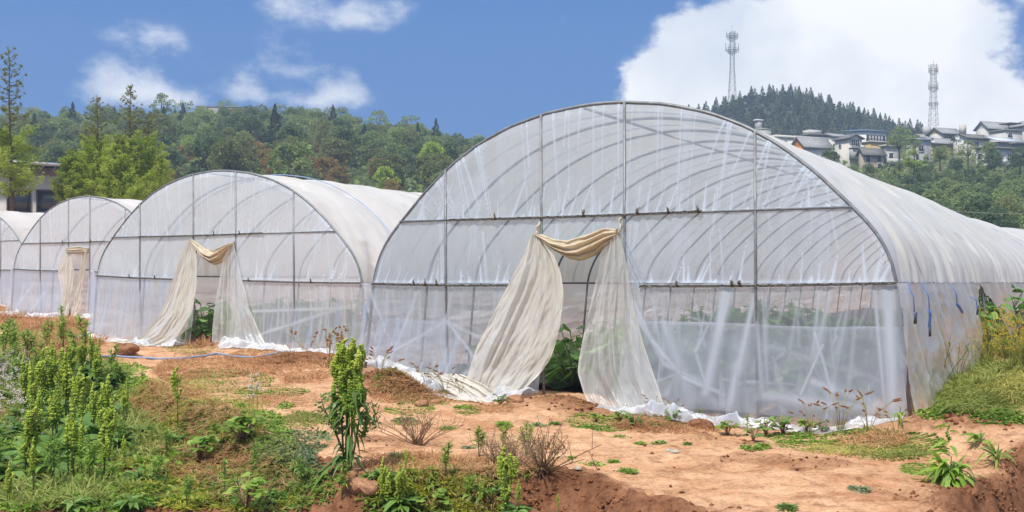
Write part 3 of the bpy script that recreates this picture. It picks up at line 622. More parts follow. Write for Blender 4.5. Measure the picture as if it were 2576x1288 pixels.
for (sa, sb, zz, sd_) in ((.1, 1.55, .96, 61), (4.4, 7.95, .98, 62)):
    nc, nr = 140, 50; S = np.linspace(sa, sb, nc)[None] + np.zeros((nr, 1)); r = np.linspace(0, 1, nr)[:, None]
    Z = zz + .02 * vnoise(S * 2, 0 * S, sd_) + (-.15 - zz) * r; P = T1.pt(S, Z, .12 + .05 * fbm(S * 2, Z * 3, sd_, 3)); P[..., 2] = np.maximum(P[..., 2], ground_z(P[..., 0], P[..., 1]))
    m_ = np.clip(.15 + .5 * np.exp(-(r / .03) ** 2) + .4 * np.clip(fbm(S * 1.2 - Z * 2, Z * 3 + S * .5, sd_, 3), 0, 1), 0, 1)
    add('inner_skirt_film', npmesh('inner_skirt_film', P.reshape(-1, 3), grid_quads(nr, nc), None, {'milk': m_}, [M_SKIRT]), g1)
side(T1, g1, .13, -.02, 0, 30, M_WALLF, 5, horiz=True)
side(T1, g1, 7.87, 8.0, 0, 0, M_SIDE, 6, flare=.06, nt_=150, cut=(((0, 1), (0, 0)), ((0, .3, 1), (5.1, 5.0, 4.1))))
side(T1, g1, 7.87, 7.95, 0, 0, M_SIDE, 7, nt_=60, milk0=.6, cut=(((0, .12, .5, 1), (5.12, 5.5, 6.7, 7.4)), ((0, .7, 1), (8.3, 8.1, 8.0))))
side(T1, g1, 7.87, 8.0, 0, 0, M_SIDE, 9, nt_=200, cut=(((0, .4, 1), (8.35, 9.4, 9.9)), ((0, 1), (30, 30))))
end_wall(T1, g1, 29.5, M_WALLF)
for k in range(10): lacing(T1, g1, .7 + 1.4 * k, r=.005)
cloth(T1, 'door_curtain', [(1349,588),(1331,640),(1292,720),(1250,800),(1213,880),(1196,935),(1188,1005)], [(1368,590),(1406,640),(1426,690),(1433,745),(1421,830),(1402,900),(1372,948),(1338,1000)], M_CREAM, g1, folds=3.2, amp=.062, d0=.12, d1=.22, seed=3, heap=.16, nr=120, nc=150)
cloth(T1, 'door_curtain', [(1544,590),(1526,640),(1511,720),(1491,820),(1478,900),(1475,935),(1495,990),(1535,1040)], [(1566,592),(1582,640),(1597,720),(1612,800),(1632,870),(1662,950),(1705,1050)], M_WHITE, g1, folds=3.7, amp=.06, d0=.12, d1=.26, seed=8, heap=.10, nr=120, nc=150)
cloth(T1, 'door_curtain', [(1560,590),(1575,640),(1590,700),(1600,730)], [(1572,590),(1600,650),(1630,710),(1650,735)], M_SKIRT, g1, folds=3, amp=.03, d0=.05, d1=.03, seed=12, nr=40, nc=50, clamp=False)
cloth(T1, 'loose_hem', [(1035,930),(1100,962),(1185,1000)], [(1190,938),(1262,965),(1330,1008)], M_CREAM, g1, folds=4, amp=.05, d0=.30, d1=.55, seed=31, heap=.12, nr=50, nc=120, pinch=.1)
swag(T1, 'door_swag', [(1352,588),(1372,590),(1400,602),(1440,606),(1490,590),(1530,575),(1560,577)], [(1356,596),(1380,612),(1405,632),(1440,652),(1468,657),(1505,643),(1540,612),(1562,596)], M_SWAG, g1, 5)
for (u0, v0, u1, v1) in ((1362,560,1357,592), (1568,545,1560,590)):
    P = [T1.pt(*T1.fs(u0 + (u1 - u0) * k, v0 + (v1 - v0) * k), -.05 - .02 * k) + .012 * R_.randn(3) for k in np.linspace(0, 1, 7)]
    MB().tube(P, [.012, .02, .014, .022, .014, .02, .028], 6).build('tie_knot', M_TIECREAM, g1)
for (u, v0, v1, kind_) in ((2275,712,785,0), (2314,712,780,1), (2386,714,765,2), (2437,745,768,0)):
    U = (u - CX) / F; p0 = T1.pt(7.99, 0, 0); t_ = (U * p0[1] - p0[0]) / (AX[0] - U * AX[1]); Y = p0[1] + AX[1] * t_
    za = EYE + (HV - v0) / F * Y; zb = EYE + (HV - v1) / F * Y; Pq = lambda z, dt, o=.12: T1.pt(7.97 + o, z, t_ + dt)
    tr = MB().tube([Pq(za, 0, .05), Pq((za + zb) / 2, .02), Pq(zb, .05)], .007, 5).build('tie_strap', M_TIE, g1)
    b = MB()
    if kind_ == 0: b.box(Pq(zb - .07, .07, .13), [.06, .08, 0], [0, .015, 0.0], [.01, 0, .13]); b.build('strap_buckle', M_TAG, tr); MB().tube([Pq(zb - .02, .02), Pq(zb - .03, .14), Pq(zb - .12, .15), Pq(zb - .13, .06)], .013, 5).build('strap_loop', M_TIE, tr)
    elif kind_ == 1: MB().tube([Pq(zb, .05), Pq(zb - .06, .10), Pq(zb - .22, .04)], .018, 5).build('strap_loop', M_TIE, tr); b.box(Pq(zb - .26, .04, .13), [.05, .06, 0], [0, .015, 0], [0, 0, .12]); b.build('strap_buckle', M_TAG, tr)
    else: MB().tube([Pq(zb, .05), Pq(zb - .05, .25), Pq(zb - .12, .42)], .02, 5).build('strap_loop', M_TIE, tr)
finish(g1)
# ---- second tunnel
g2 = tunnel(T2, 'middle plastic tunnel whose door curtain trails far across the soil', (1.58, 3.25, 4.5, 6.11), 2.54, (1.67, 1.5, 1.58, 1.55), (), 30, 12, door=D2, clips=((3.9, 4.65), ((1.3, 2.1), (4.9, 6.6))))
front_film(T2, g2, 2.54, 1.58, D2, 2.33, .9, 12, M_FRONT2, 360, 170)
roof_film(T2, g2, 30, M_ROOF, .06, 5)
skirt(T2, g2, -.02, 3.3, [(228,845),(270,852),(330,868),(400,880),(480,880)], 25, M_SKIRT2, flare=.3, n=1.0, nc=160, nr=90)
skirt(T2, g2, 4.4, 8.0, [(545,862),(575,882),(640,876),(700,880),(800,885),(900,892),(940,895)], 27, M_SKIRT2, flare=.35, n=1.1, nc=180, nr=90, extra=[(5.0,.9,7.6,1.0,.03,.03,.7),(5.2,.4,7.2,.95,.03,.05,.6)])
side(T2, g2, .13, -.02, 0, 30, M_WALLF, 15, horiz=True, nt_=150)
side(T2, g2, 7.87, 8.0, 0, 30, M_SIDE, 16, nt_=200)
end_wall(T2, g2, 29.5, M_WALLF)
for k in range(6): lacing(T2, g2, 1.6 + 1.4 * k, M_CORD, .012 if k == 0 else .006)
lacing(T2, g2, 1.75, M_CORD, .009, .06)
cloth(T2, 'door_curtain', [(487,603),(466,650),(451,720),(432,790),(395,845),(330,862),(272,868)], [(497,605),(509,660),(512,720),(509,790),(492,845),(465,868),(400,892)], M_CREAM, g2, folds=5, amp=.08, d0=.12, d1=.7, seed=14, heap=.22, nr=120, nc=100)
cloth(T2, 'door_curtain', [(587,612),(570,660),(556,750),(552,830),(555,862),(572,884)], [(598,610),(606,650),(622,700),(640,770),(672,840),(705,876)], M_WHITE, g2, folds=5, amp=.07, d0=.12, d1=.25, seed=18, heap=.12, nr=90, nc=90)
swag(T2, 'door_swag', [(488,602),(505,610),(522,624),(547,632),(570,619),(595,608)], [(490,608),(505,630),(525,652),(546,668),(572,657),(597,618)], M_SWAG, g2, 6)
finish(g2)
# ---- third tunnel
g3 = tunnel(T3, 'smaller tunnel third in the row with narrow straight door curtains', (1.35, 2.6, 3.5, 4.96), 2.67, (1.92, 1.75, 1.85, 1.82), (), 28, 8, door=D3, clips=((2.4, 3.6), ((), ())))
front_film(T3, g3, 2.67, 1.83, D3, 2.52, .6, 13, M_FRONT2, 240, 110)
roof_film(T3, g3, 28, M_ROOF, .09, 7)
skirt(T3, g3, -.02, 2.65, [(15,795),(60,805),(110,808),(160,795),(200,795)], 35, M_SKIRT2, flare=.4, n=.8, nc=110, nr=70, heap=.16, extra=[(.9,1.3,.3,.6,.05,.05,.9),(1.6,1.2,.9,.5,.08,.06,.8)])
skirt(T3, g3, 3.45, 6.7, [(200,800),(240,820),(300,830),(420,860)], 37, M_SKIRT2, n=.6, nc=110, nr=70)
side(T3, g3, .12, -.02, 0, 28, M_WALLF, 25, horiz=True, nt_=80); side(T3, g3, 6.58, 6.7, 0, 28, M_SIDE, 26, nt_=90); end_wall(T3, g3, 27.5, M_WALLF)
cloth(T3, 'door_curtain', [(174,626),(160,660),(155,685),(166,735),(164,792)], [(184,634),(191,680),(190,740),(186,795)], M_CREAM, g3, folds=4, amp=.06, d0=.10, d1=.2, seed=24, heap=.1, nr=60, nc=60)
cloth(T3, 'door_curtain', [(214,634),(210,670),(200,725),(192,798)], [(226,626),(223,680),(217,740),(214,800)], M_CREAM, g3, folds=4, amp=.06, d0=.10, d1=.2, seed=28, heap=.1, nr=60, nc=60)
swag(T3, 'door_swag', [(172,625),(190,621),(210,621),(227,625)], [(174,637),(190,640),(210,641),(226,637)], M_SWAG, g3, 9, .08, 24, 60)
finish(g3)
g4 = tunnel(T4, 'farthest tunnel, only its curved roof and one end post in view', (1.35, 2.6, 3.5, 4.96), 3.0, (2.05, 1.95, 2.0, 2.0), (), 26, 5, door=D3)
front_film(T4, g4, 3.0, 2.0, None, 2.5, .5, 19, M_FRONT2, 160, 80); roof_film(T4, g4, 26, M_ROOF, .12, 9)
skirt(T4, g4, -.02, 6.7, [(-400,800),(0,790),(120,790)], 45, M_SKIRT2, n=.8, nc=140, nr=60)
side(T4, g4, 6.58, 6.7, 0, 26, M_SIDE, 46, nt_=60); side(T4, g4, .12, 0, 0, 26, M_WALLF, 47, nt_=60); end_wall(T4, g4, 25.5, M_WALLF); finish(g4)
# ------------------------------------------------------------------ near vegetation
M_DOCK = leaf_mat('dock_leaf', (.12, .22, .03), (.24, .40, .05), (.38, .54, .09), .35, .45, .3)
M_DARKL = leaf_mat('dark_leaf', (.08, .16, .035), (.15, .28, .055), (.26, .41, .10), .3, .4, .35)
M_SPIKE = leaf_mat('flower_spike', (.26, .38, .04), (.44, .56, .08), (.60, .66, .14), .3, .6, .15)
M_SPIKED = leaf_mat('old_flower_spike', (.17, .26, .035), (.33, .46, .06), (.48, .58, .10), .3, .6, .15)
M_STEM = plain('green_stem', (.12, .17, .05), .6, var=.5, scale=12)
M_STEMB = plain('brown_stem', (.33, .20, .11), .7, var=.5, scale=12)
M_WEED = leaf_mat('weed_leaf', (.10, .20, .03), (.23, .37, .06), (.42, .53, .12), .35)
M_GRASS = leaf_mat('green_grass', (.15, .20, .045), (.27, .32, .075), (.42, .43, .15), .35)
M_DRY = leaf_mat('dry_grass', (.34, .18, .09), (.52, .32, .16), (.62, .46, .24), .3, .7, .1)
M_STRAW = leaf_mat('straw_grass', (0.312, 0.297, 0.072), (0.468, 0.446, 0.132), (0.585, 0.486, 0.204), .3, .7, .1)
M_YEL = leaf_mat('yellow_green_weed', (.22, .27, .03), (.36, .38, .05), (.48, .44, .08), .35)
M_PETAL = leaf_mat('yellow_petal', (.65, .45, .02), (.8, .6, .04), None, .2)
M_WHITEF = leaf_mat('white_flower', (.62, .55, .50), (.80, .78, .76), None, .2)
M_CROP = leaf_mat('crop_leaf', (0.084, 0.216, 0.048), (0.156, 0.348, 0.072), (0.336, 0.528, 0.180), .3, .4, .4)
M_GREYL = leaf_mat('grey_green_leaf', (0.117, 0.169, 0.078), (0.221, 0.286, 0.143), (0.338, 0.390, 0.221), .3)
M_SEED = leaf_mat('seed_head', (.26, .11, .04), (.42, .22, .09), None, .2, .8, .1)

GV = HV - (GZ - EYE) / GY * F                    # photo row of every ground vertex
def solve_px(u, v):
    """where the photo's pixels meet the ground: first ground row that rises into the line of sight"""
    u = np.atleast_1d(np.asarray(u, float)); v = np.atleast_1d(np.asarray(v, float)); sc_ = u.size == 1
    cu = np.clip((u - CX) / F, -.655, .655); ci = np.clip(np.rint((cu + .66) / 1.32 * 659).astype(int), 0, 659)
    k = np.argmax(GV[:, ci] <= v[None], 0); k = np.where((GV[:, ci] <= v[None]).any(0), k, 0)
    Y = yy[k]; P = np.stack([cu * Y, Y, GZ[k, ci]], -1); return P[0] if sc_ else P
def spike(mb, base, top, r=.02, n=150, rl=.0075, rs=R_):
    base = np.asarray(base, float); top = np.asarray(top, float); k = rs.rand(n) ** .85
    bend = rs.randn(3) * .03; P = base + (top - base) * k[:, None] + bend * (np.sin(np.pi * k))[:, None]
    whorl = .65 + .35 * np.sin(k * 6.283 * 9 + rs.rand() * 6); rr = r * (1 - .75 * k ** 2.2) * whorl
    rr = rr * rs.uniform(.25, 1.25, n); a = rs.uniform(0, 6.283, n); P[:, 0] += rr * np.cos(a); P[:, 1] += rr * np.sin(a)
    lumps(mb, P, rl * rs.uniform(.7, 1.4, n), var=np.clip(.25 + .6 * k + .2 * rs.randn(n), 0, 1), rs=rs)
DOCKL = (.25, .75, 1, .95, .7, .35, .04)
def dock_proto(seed, nsp=4, nleaf=16, spread=.10, base_leaves=7, spk=M_SPIKE, lf=M_DOCK, lw=.055, ll=.26, spr=.047):
    """unit height plant: list of (part name, mesh)"""
    rs = np.random.RandomState(seed); parts = []; st = MB(); lv = MB(); tops = []
    for i in range(nsp):
        a = rs.uniform(0, 6.283); ro = spread * (0 if i == 0 else rs.uniform(.4, 1)); tp = np.array([ro * math.cos(a), ro * math.sin(a), 1.0 if i == 0 else rs.uniform(.68, .95)])
        b = np.array([rs.randn() * .015, rs.randn() * .015, -.03]); mid = b + (tp - b) * .5 + np.array([rs.randn() * .01, rs.randn() * .01, 0])
        zs = rs.uniform(.36, .52) if i == 0 else tp[2] - rs.uniform(.28, .42); st.tube([b, mid, tp], [.010, .008, .003], 5); tops.append((b + (tp - b) * zs / tp[2], tp))
        nl = nleaf // nsp + 1; k = rs.uniform(.12, .62, nl); dr = rdir(nl, rs, .1, .75)
        blades(lv, b + (tp - b) * k[:, None], dr, ll * rs.uniform(.5, 1.0, nl) * (1.15 - k), lw * rs.uniform(.6, 1.1, nl) * (1.2 - k), rs.uniform(.2, .9, nl), DOCKL, .4, rs=rs)
    dr = rdir(base_leaves, rs, .25, .75); blades(lv, np.zeros((base_leaves, 3)), dr, ll * rs.uniform(.8, 1.4, base_leaves), lw * rs.uniform(1, 1.6, base_leaves), rs.uniform(.3, 1.0, base_leaves), DOCKL, .35, rs=rs)
    parts.append(('stem', st.mesh('stem', M_STEM))); parts.append(('leaves', lv.mesh('leaves', lf)))
    for b, tp in tops:
        m = MB(); spike(m, b, tp, spr * rs.uniform(.7, 1.15), 520, .0115, rs)
        for _ in range(rs.randint(1, 4)):
            k = rs.uniform(.0, .5); q = b + (tp - b) * k; a = rs.uniform(0, 6.283); spike(m, q, q + np.array([.05 * math.cos(a), .05 * math.sin(a), rs.uniform(.10, .2)]), spr * .55, 130, .0105, rs)
        parts.append(('flower_spike', m.mesh('flower_spike', spk)))
    return parts
def plant(parts, name, loc, rz, sc, label, cat, group=None, sz=None):
    e = empty(name, loc, label, cat, group, rz); e.scale = (sc, sc, sz or sc)
    for pn, me in parts: add(pn, me, e)
    return e
docks = [dock_proto(100 + i, n, nl, sp, bl) for i, (n, nl, sp, bl) in enumerate([(4, 14, .11, 7), (3, 12, .09, 6), (5, 18, .14, 8), (2, 10, .07, 6), (1, 7, .02, 5)])]
NDK = [0]
def dock(u, v, hpx, label, k=None, group='yellow green dock plants', parts=None, lean=0):
    p = solve_px(u, v); h = hpx * p[1] / F; NDK[0] += 1
    return plant(parts or docks[k if k is not None else NDK[0] % 4], 'dock_plant', p - [0, 0, .02], R_.uniform(0, 6.28), h, label, 'dock plant', group)
# the tall dark dock in the middle: many close spikes over drooping, eaten leaves
def big_dock():
    rs = np.random.RandomState(5); p = solve_px(880, 1188); h = 335 * p[1] / F
    e = empty('dock_plant', p, 'tall dark dock plant on the bank edge between nearest and middle tunnel doors', 'dock plant', 'yellow green dock plants')
    st = MB(); lv = MB(); ho = MB()
    for i in range(7):
        a = rs.uniform(0, 6.283); r0 = .05; tp = np.array([.17 * math.cos(a) * rs.rand(), .10 * math.sin(a) * rs.rand(), h * rs.uniform(.7, .95)]); st.tube([[r0 * math.cos(a), r0 * math.sin(a), -.05], tp * [.7, .7, .45], tp], [.011, .009, .004], 6)
    st.tube([[0, 0, 0], [-.12, .02, .3], [-.24, .03, .55], [-.27, .03, .68]], [.012, .01, .007, .003], 5); st.tube([[.02, -.03, .05], [.10, -.05, .5], [.20, -.04, .62], [.27, -.05, .38]], [.010, .008, .006, .003], 5)
    n = 95; k = rs.uniform(.08, .62, n); a = rs.uniform(0, 6.283, n); dr = np.stack([np.cos(a), np.sin(a), rs.uniform(-.1, .7, n)], 1)
    b = np.stack([.07 * np.cos(a), .07 * np.sin(a), k * h], 1); blades(lv, b, dr, rs.uniform(.07, .22, n), rs.uniform(.02, .055, n), rs.uniform(.3, 1.5, n), DOCKL, .7, rs=rs)
    n = 26; k = rs.uniform(.4, .62, n); a = rs.uniform(0, 6.283, n); b = np.stack([.12 * np.cos(a), .10 * np.sin(a), k * h], 1)
    blades(lv, b, np.stack([np.cos(a), np.sin(a), rs.uniform(.0, .5, n)], 1), rs.uniform(.08, .2, n), rs.uniform(.02, .05, n), rs.uniform(.6, 1.4, n), (.3, .9, .5, .85, .3, .5, .05), .8, rs=rs)
    n = 90; P = np.stack([rs.uniform(.10, .27, n), rs.randn(n) * .05, rs.uniform(.36, .62, n)], 1); blades(lv, P, rdir(n, rs), rs.uniform(.02, .06, n), rs.uniform(.012, .03, n), .5, (.5, 1, .6, .2), 1, rs=rs)
    n = 70; P = np.stack([rs.uniform(-.30, -.10, n), rs.randn(n) * .05, rs.uniform(.30, .68, n)], 1); blades(lv, P, rdir(n, rs), rs.uniform(.02, .07, n), rs.uniform(.012, .03, n), .5, (.5, 1, .6, .2), 1, rs=rs)
    for dx, dz, ll in ((-1, .30, .42), (-.9, .5, .30), (-.6, .1, .40), (.9, .45, .18)): blades(lv, [[0, -.05, .10]], [[dx, -.35, dz]], ll, .065, .95, DOCKL, .4, rs=rs)
    link_ = add('stem', st.mesh('stem', M_STEM), e); add('leaves', lv.mesh('leaves', M_DARKL), e)
    for i in range(64):
        a = rs.uniform(0, 6.283); r = .165 * math.sqrt(rs.rand()); top = h * (1.0 - 1.1 * (r / .165) ** 2 * rs.uniform(.1, .33) - .04 * rs.rand()); top = top if i else h
        ln = rs.uniform(.16, .30); b = np.array([r * math.cos(a) * .8, r * math.sin(a) * .8, top - ln - rs.choice([0, 0, .08, .16, .26])]); 
        m = MB(); spike(m, b, b + np.array([.03 * math.cos(a), .03 * math.sin(a), ln]), .029, 330, .0088, rs); add('flower_spike', m.mesh('flower_spike', M_SPIKED if b[2] < .60 * h or i % 4 == 0 else M_SPIKE), e)
big_dock()
for u, v, h, k, lab in [
  (447,1085,165,4,'single dock spike standing alone in the dry grass left of the path'),
  (262,1215,175,1,'dock plant with paired spikes at the left verge below the bare patch'),
  (205,1195,150,3,'two spiked dock leaning in front of the dark leaf mass'),
  (312,1180,90,3,'short dock beside the feathery yellow weed on the left bank'),
  (85,1260,165,3,'dock spike near the bottom left corner, taller of the corner pair'),
  (24,1300,140,3,'dock spike cut by the bottom left corner of the view'),
  (118,1085,205,2,'tallest dock in the left weed bed beside the clover'),
  (75,1100,190,0,'dock right next to the white clover flowers'),
  (165,1080,190,1,'dock with reaching spikes in the middle of the left weed bed'),
  (205,1090,170,2,'dock at the right side of the left weed bed'),
  (140,1130,170,0,'dock in front of the tallest one in the left weed bed'),
  (100,1140,160,1,'dock half hidden under the clover edge of the weed bed'),
  (235,1110,150,0,'dock bordering the broad dark leaves of the weed bed'),
  (175,1000,150,2,'dock at the back of the left weed bed towards the tunnels'),
  (250,990,140,0,'dock nearest to the trailing curtain hem of the middle tunnel'),
  (128,985,130,2,'dock behind the weed bed near the dry red grass'),
  (965,1300,150,0,'pale young dock at the bottom edge with light leaves'),
  (1005,1295,130,2,'bushy young dock beside the pale one at the bottom edge'),
  (1020,1215,85,4,'small leafy dock on the crumbling bank edge'),
  (1270,1300,185,2,'stout bright dock at the bottom middle with packed spikes'),
  (1208,1300,100,4,'thin dock left of the stout bright one'),
  (1305,1305,95,3,'low dock right of the stout bright one'),
  (1405,1300,60,4,'tiny dock sprout on the bare red bank'),
]: dock(u, v, h, lab, k)
# broad dark leafy docks without spikes
def rosette(seed, n=22, ll=.5, lw=.10, up=(.3, .9), mat=M_DARKL, prof=DOCKL, droop=(.3, .9)):
    rs = np.random.RandomState(seed); lv = MB(); a = rs.uniform(0, 6.283, n); z = rs.uniform(*up, n)
    blades(lv, np.stack([.03 * np.cos(a), .03 * np.sin(a), .02 + .25 * ll * rs.rand(n)], 1), np.stack([np.cos(a), np.sin(a), z], 1), ll * rs.uniform(.55, 1.1, n), lw * rs.uniform(.7, 1.2, n), rs.uniform(*droop, n), prof, .35, rs=rs)
    st = MB(); st.tube([[0, 0, -.04], [.01, 0, .2 * ll], [.02, .01, .55 * ll]], [.014, .010, .004], 5)
    return [('leaves', lv.mesh('leaves', mat)), ('stem', st.mesh('stem', M_STEM))]
ros = [rosette(40 + i, 26, .5, .13) for i in range(3)]
ros2 = [rosette(60 + i, 30, .48, .12, (.3, 1.3), m_) for i, m_ in enumerate((M_DARKL, M_DOCK, M_DOCK))]
for i, (u, v, h, lab) in enumerate([
  (60,1160,.9,'broad dark dock leaves below the clover patch'),(130,1190,.9,'dark wavy dock leaves in the shaded left verge'),(190,1150,.8,'dark dock rosette under the yellow spikes'),
  (250,1060,.9,'leafy dock clump right of the left weed bed'),(280,1010,.8,'leafy dock clump at the path side of the left weed bed'),(215,1030,.8,'dark leaf clump in the middle of the weed bed'),
  (300,1040,.6,'low dock leaves reaching onto the bare path'),(20,1210,.8,'dock leaves at the left frame edge'),(350,1100,.55,'arching dock leaf clump beside the feathery yellow weed'),(150,1050,.9,'dense leaf clump inside the left weed bed'),
  (60,1060,.7,'leaf clump among the clover flowers'),(1010,1285,.5,'pale broad leaves at the foot of the young docks'),(330,1285,.5,'arching dock leaves at the bottom left edge'),(185,1290,.5,'dock leaves lying along the bottom left edge'),
  (450,1118,.5,'leaf rosette at the foot of the lone dock spike'),(1295,1300,.4,'leaf rosette at the foot of the stout dock')]):
    p = solve_px(u, v); plant(ros[i % 3], 'leafy_weed', p, R_.uniform(0, 6.28), h, lab, 'weed', 'broad leaved weeds')
p = solve_px(2390, 1222); rr = rosette(71, 62, .40, .06, (.0, 2.0), M_DOCK, (.25, .7, 1, .7, .9, .5, .05), droop=(.3, 1.6)); e = plant(rr, 'leafy_weed', p, .3, 1.0, 'large bright dock rosette spilling over the right end of the path', 'weed', 'broad leaved weeds')
m = MB(); rs = np.random.RandomState(3); n = 14; k = np.linspace(.1, .5, n); blades(m, np.stack([0 * k, 0 * k, k], 1), rdir(n, rs, .1, .5), .2, .05, .6, DOCKL, .4, rs=rs); spike(m, [0, 0, .35], [0, 0, .5], .02, 60, .008, rs); add('shoot', m.mesh('shoot', M_DOCK), e)
p = solve_px(2508, 1165); rr = rosette(72, 26, .30, .028, (.3, 2.0), M_WEED, (.5, 1, .9, .5, .05), (.3, 1.0)); plant(rr, 'leafy_weed', p, 0, 1.0, 'grey green strap leaved weed on the edge of the right ditch', 'weed', 'broad leaved weeds')
p = solve_px(2465, 1120); plant(rosette(73, 16, .3, .06, (.4, 1.2), M_WEED), 'leafy_weed', p, 0, .8, 'small leafy weed on the red clod heap', 'weed', 'broad leaved weeds')
p = solve_px(2262, 1070); plant(rosette(74, 9, .34, .03, (.6, 2.2), M_WEED, (.6, 1, .8, .4, .03), (.4, 1.1)), 'leafy_weed', p, 0, 1.0, 'upright blade leaved weed at the right foot of nearest tunnel', 'weed', 'broad leaved weeds')
# fleabane: stems with whorls of narrow leaves
def fleabane(seed, nst=3, mat=M_WEED):
    rs = np.random.RandomState(seed); st = MB(); lv = MB()
    for i in range(nst):
        a = rs.uniform(0, 6.283); tp = np.array([.16 * math.cos(a) * (i > 0), .16 * math.sin(a) * (i > 0), rs.uniform(.75, 1)]); st.tube([[0, 0, -.05], tp * [.4, .4, .5], tp], [.012, .010, .006], 5)
        n = 60; k = rs.uniform(.25, 1, n) ** .7; d = rdir(n, rs, -.1, .8); d[:, 2] += .6 * k; blades(lv, tp * k[:, None], d, rs.uniform(.22, .38, n) * (1.15 - .5 * k), rs.uniform(.022, .045, n), rs.uniform(.2, .8, n), (.4, 1, .9, .5, .04), .5, rs=rs)
    return [('stem', st.mesh('stem', M_STEM)), ('leaves', lv.mesh('leaves', mat))]
fl = [fleabane(200 + i, n) for i, n in enumerate((1, 3, 2))]
for i, (u, v, h, k, lab) in enumerate([(565,1255,105,0,'upright narrow leaved weed on the lower left bank'),(398,1215,75,1,'bushy narrow leaved weed left of the lower bank'),(1205,1150,85,1,'green narrow leaved tuft on the left of the brown stalk clump'),(1325,1150,90,1,'green narrow leaved tuft on the right of the brown stalk clump'),
  (1265,1140,80,2,'green narrow leaved tuft at the back of the brown stalk clump'),(1880,1090,60,0,'small upright weed against the white hem of nearest tunnel'),(35,920,110,1,'tall leafy weed at the left edge before the row of tunnels'),(70,915,90,1,'leafy weed right behind the clover patch'),(8,910,110,2,'tall leafy weed cut by the left frame edge'),
  (160,890,95,1,'leafy weed in front of the third tunnel door'),(215,900,110,2,'leafy weed left of the middle tunnel corner post'),(120,880,80,1,'leafy weed in the dry red grass by the third tunnel'),(185,940,110,2,'tall weed between left weed bed and middle tunnel'),(155,830,75,0,'thin tall weed before the third tunnel curtain'),(280,960,90,2,'weed leaning over the bare soil near the blue hose'),(1760,1055,30,1,'small weed at the hem of the white door curtain'),
  (90,960,100,2,'leafy weed behind the clover flowers'),(40,985,90,1,'leafy weed between clover and left frame edge')]):
    p = solve_px(u, v); plant(fl[k], 'narrow_leaf_weed', p - [0, 0, .02], R_.uniform(0, 6.28), h * p[1] / F, lab, 'weed', 'narrow leaved weeds')
# little tufts scattered on the bare path
def low_tuft(seed, mat, n=150, r=.11, ll=.075):
    rs = np.random.RandomState(seed); a = rs.uniform(0, 6.283, n); q = r * np.sqrt(rs.rand(n)) * (1 + .35 * np.sin(a * 2 + seed)); lv = MB(); st = MB()
    blades(lv, np.stack([q * np.cos(a), q * np.sin(a) * .8, .035 * (1 - (q / r) ** 2) * rs.rand(n)], 1), np.stack([np.cos(a) * .7, np.sin(a) * .7, rs.uniform(.1, 1.1, n)], 1) + rs.randn(n, 3) * .4, ll * rs.uniform(.4, 1.2, n), .024 * rs.uniform(.6, 1.3, n), .5, (.3, .9, 1, .5, .1), .6, rs=rs)
    for k in range(4): st.tube([[0, 0, -.02], [.04 * math.cos(k * 1.7), .04 * math.sin(k * 1.7), .03], [.08 * math.cos(k * 1.7), .08 * math.sin(k * 1.7), .045]], .003, 4)
    return [('leaves', lv.mesh('leaves', mat)), ('stem', st.mesh('stem', M_STEM))]
tuf = [low_tuft(300 + i, m_, n_, r_, l_) for i, (m_, n_, r_, l_) in enumerate(((M_WEED, 160, .11, .07), (M_DOCK, 90, .08, .10), (M_GREYL, 130, .12, .065), (M_DARKL, 110, .10, .08), (M_WEED, 70, .13, .06)))]
for i, (u, v, s, lab) in enumerate([(1127,1080,.7,'little round weed on the bare path left of centre'),(1268,1072,.9,'small weed in a short row across the middle path'),(1350,1074,.8,'small weed right of the short row on the path'),(1395,1068,.6,'tiny weed ending the short row on the path'),(1495,1172,.8,'bright little weed alone on the lower path'),
  (1578,1190,.7,'pale grassy tuft on the lower path'),(1545,1165,.5,'flat little weed beside the bright one'),(2158,1238,.8,'flat leafed sprig on the bare lower right path'),(1980,1282,.8,'dark tuft at the bottom edge of the path'),(720,1025,.9,'round green tuft on the far left path'),(612,1025,.8,'green tuft on the left path by the dry grass'),
  (860,1040,.5,'tiny tuft behind the tall dark dock'),(1025,1062,.9,'low green tuft right of the tall dark dock'),(1660,1118,.7,'little weed at the dug hollow'),(1560,1102,.6,'small weed under the strawberry leaves'),(1890,1132,.9,'dark weed tuft in front of the green carpet'),(1920,1130,.7,'dark weed tuft touching the green carpet'),
  (1175,1128,.5,'sparse tuft on the path above the brown stalks'),(1650,1075,.7,'dark little plant at the white hem'),(545,1185,.8,'tuft on the grassy bank slope'),(1610,1118,.5,'minute weed on the cracked soil'),(1440,1155,.4,'minute sprout in the middle of the lower path'),(1000,1150,.8,'grey tuft on the bank edge'),(1730,1120,.5,'minute weed right of the dug hollow'),(1010,1020,.5,'tiny tuft by the green carpet behind the dock')]):
    p = solve_px(u, v); plant(tuf[i % 5], 'weed_tuft', p, R_.uniform(0, 6.28), s * 1.15, lab, 'weed tuft', 'small weed tufts on the path')
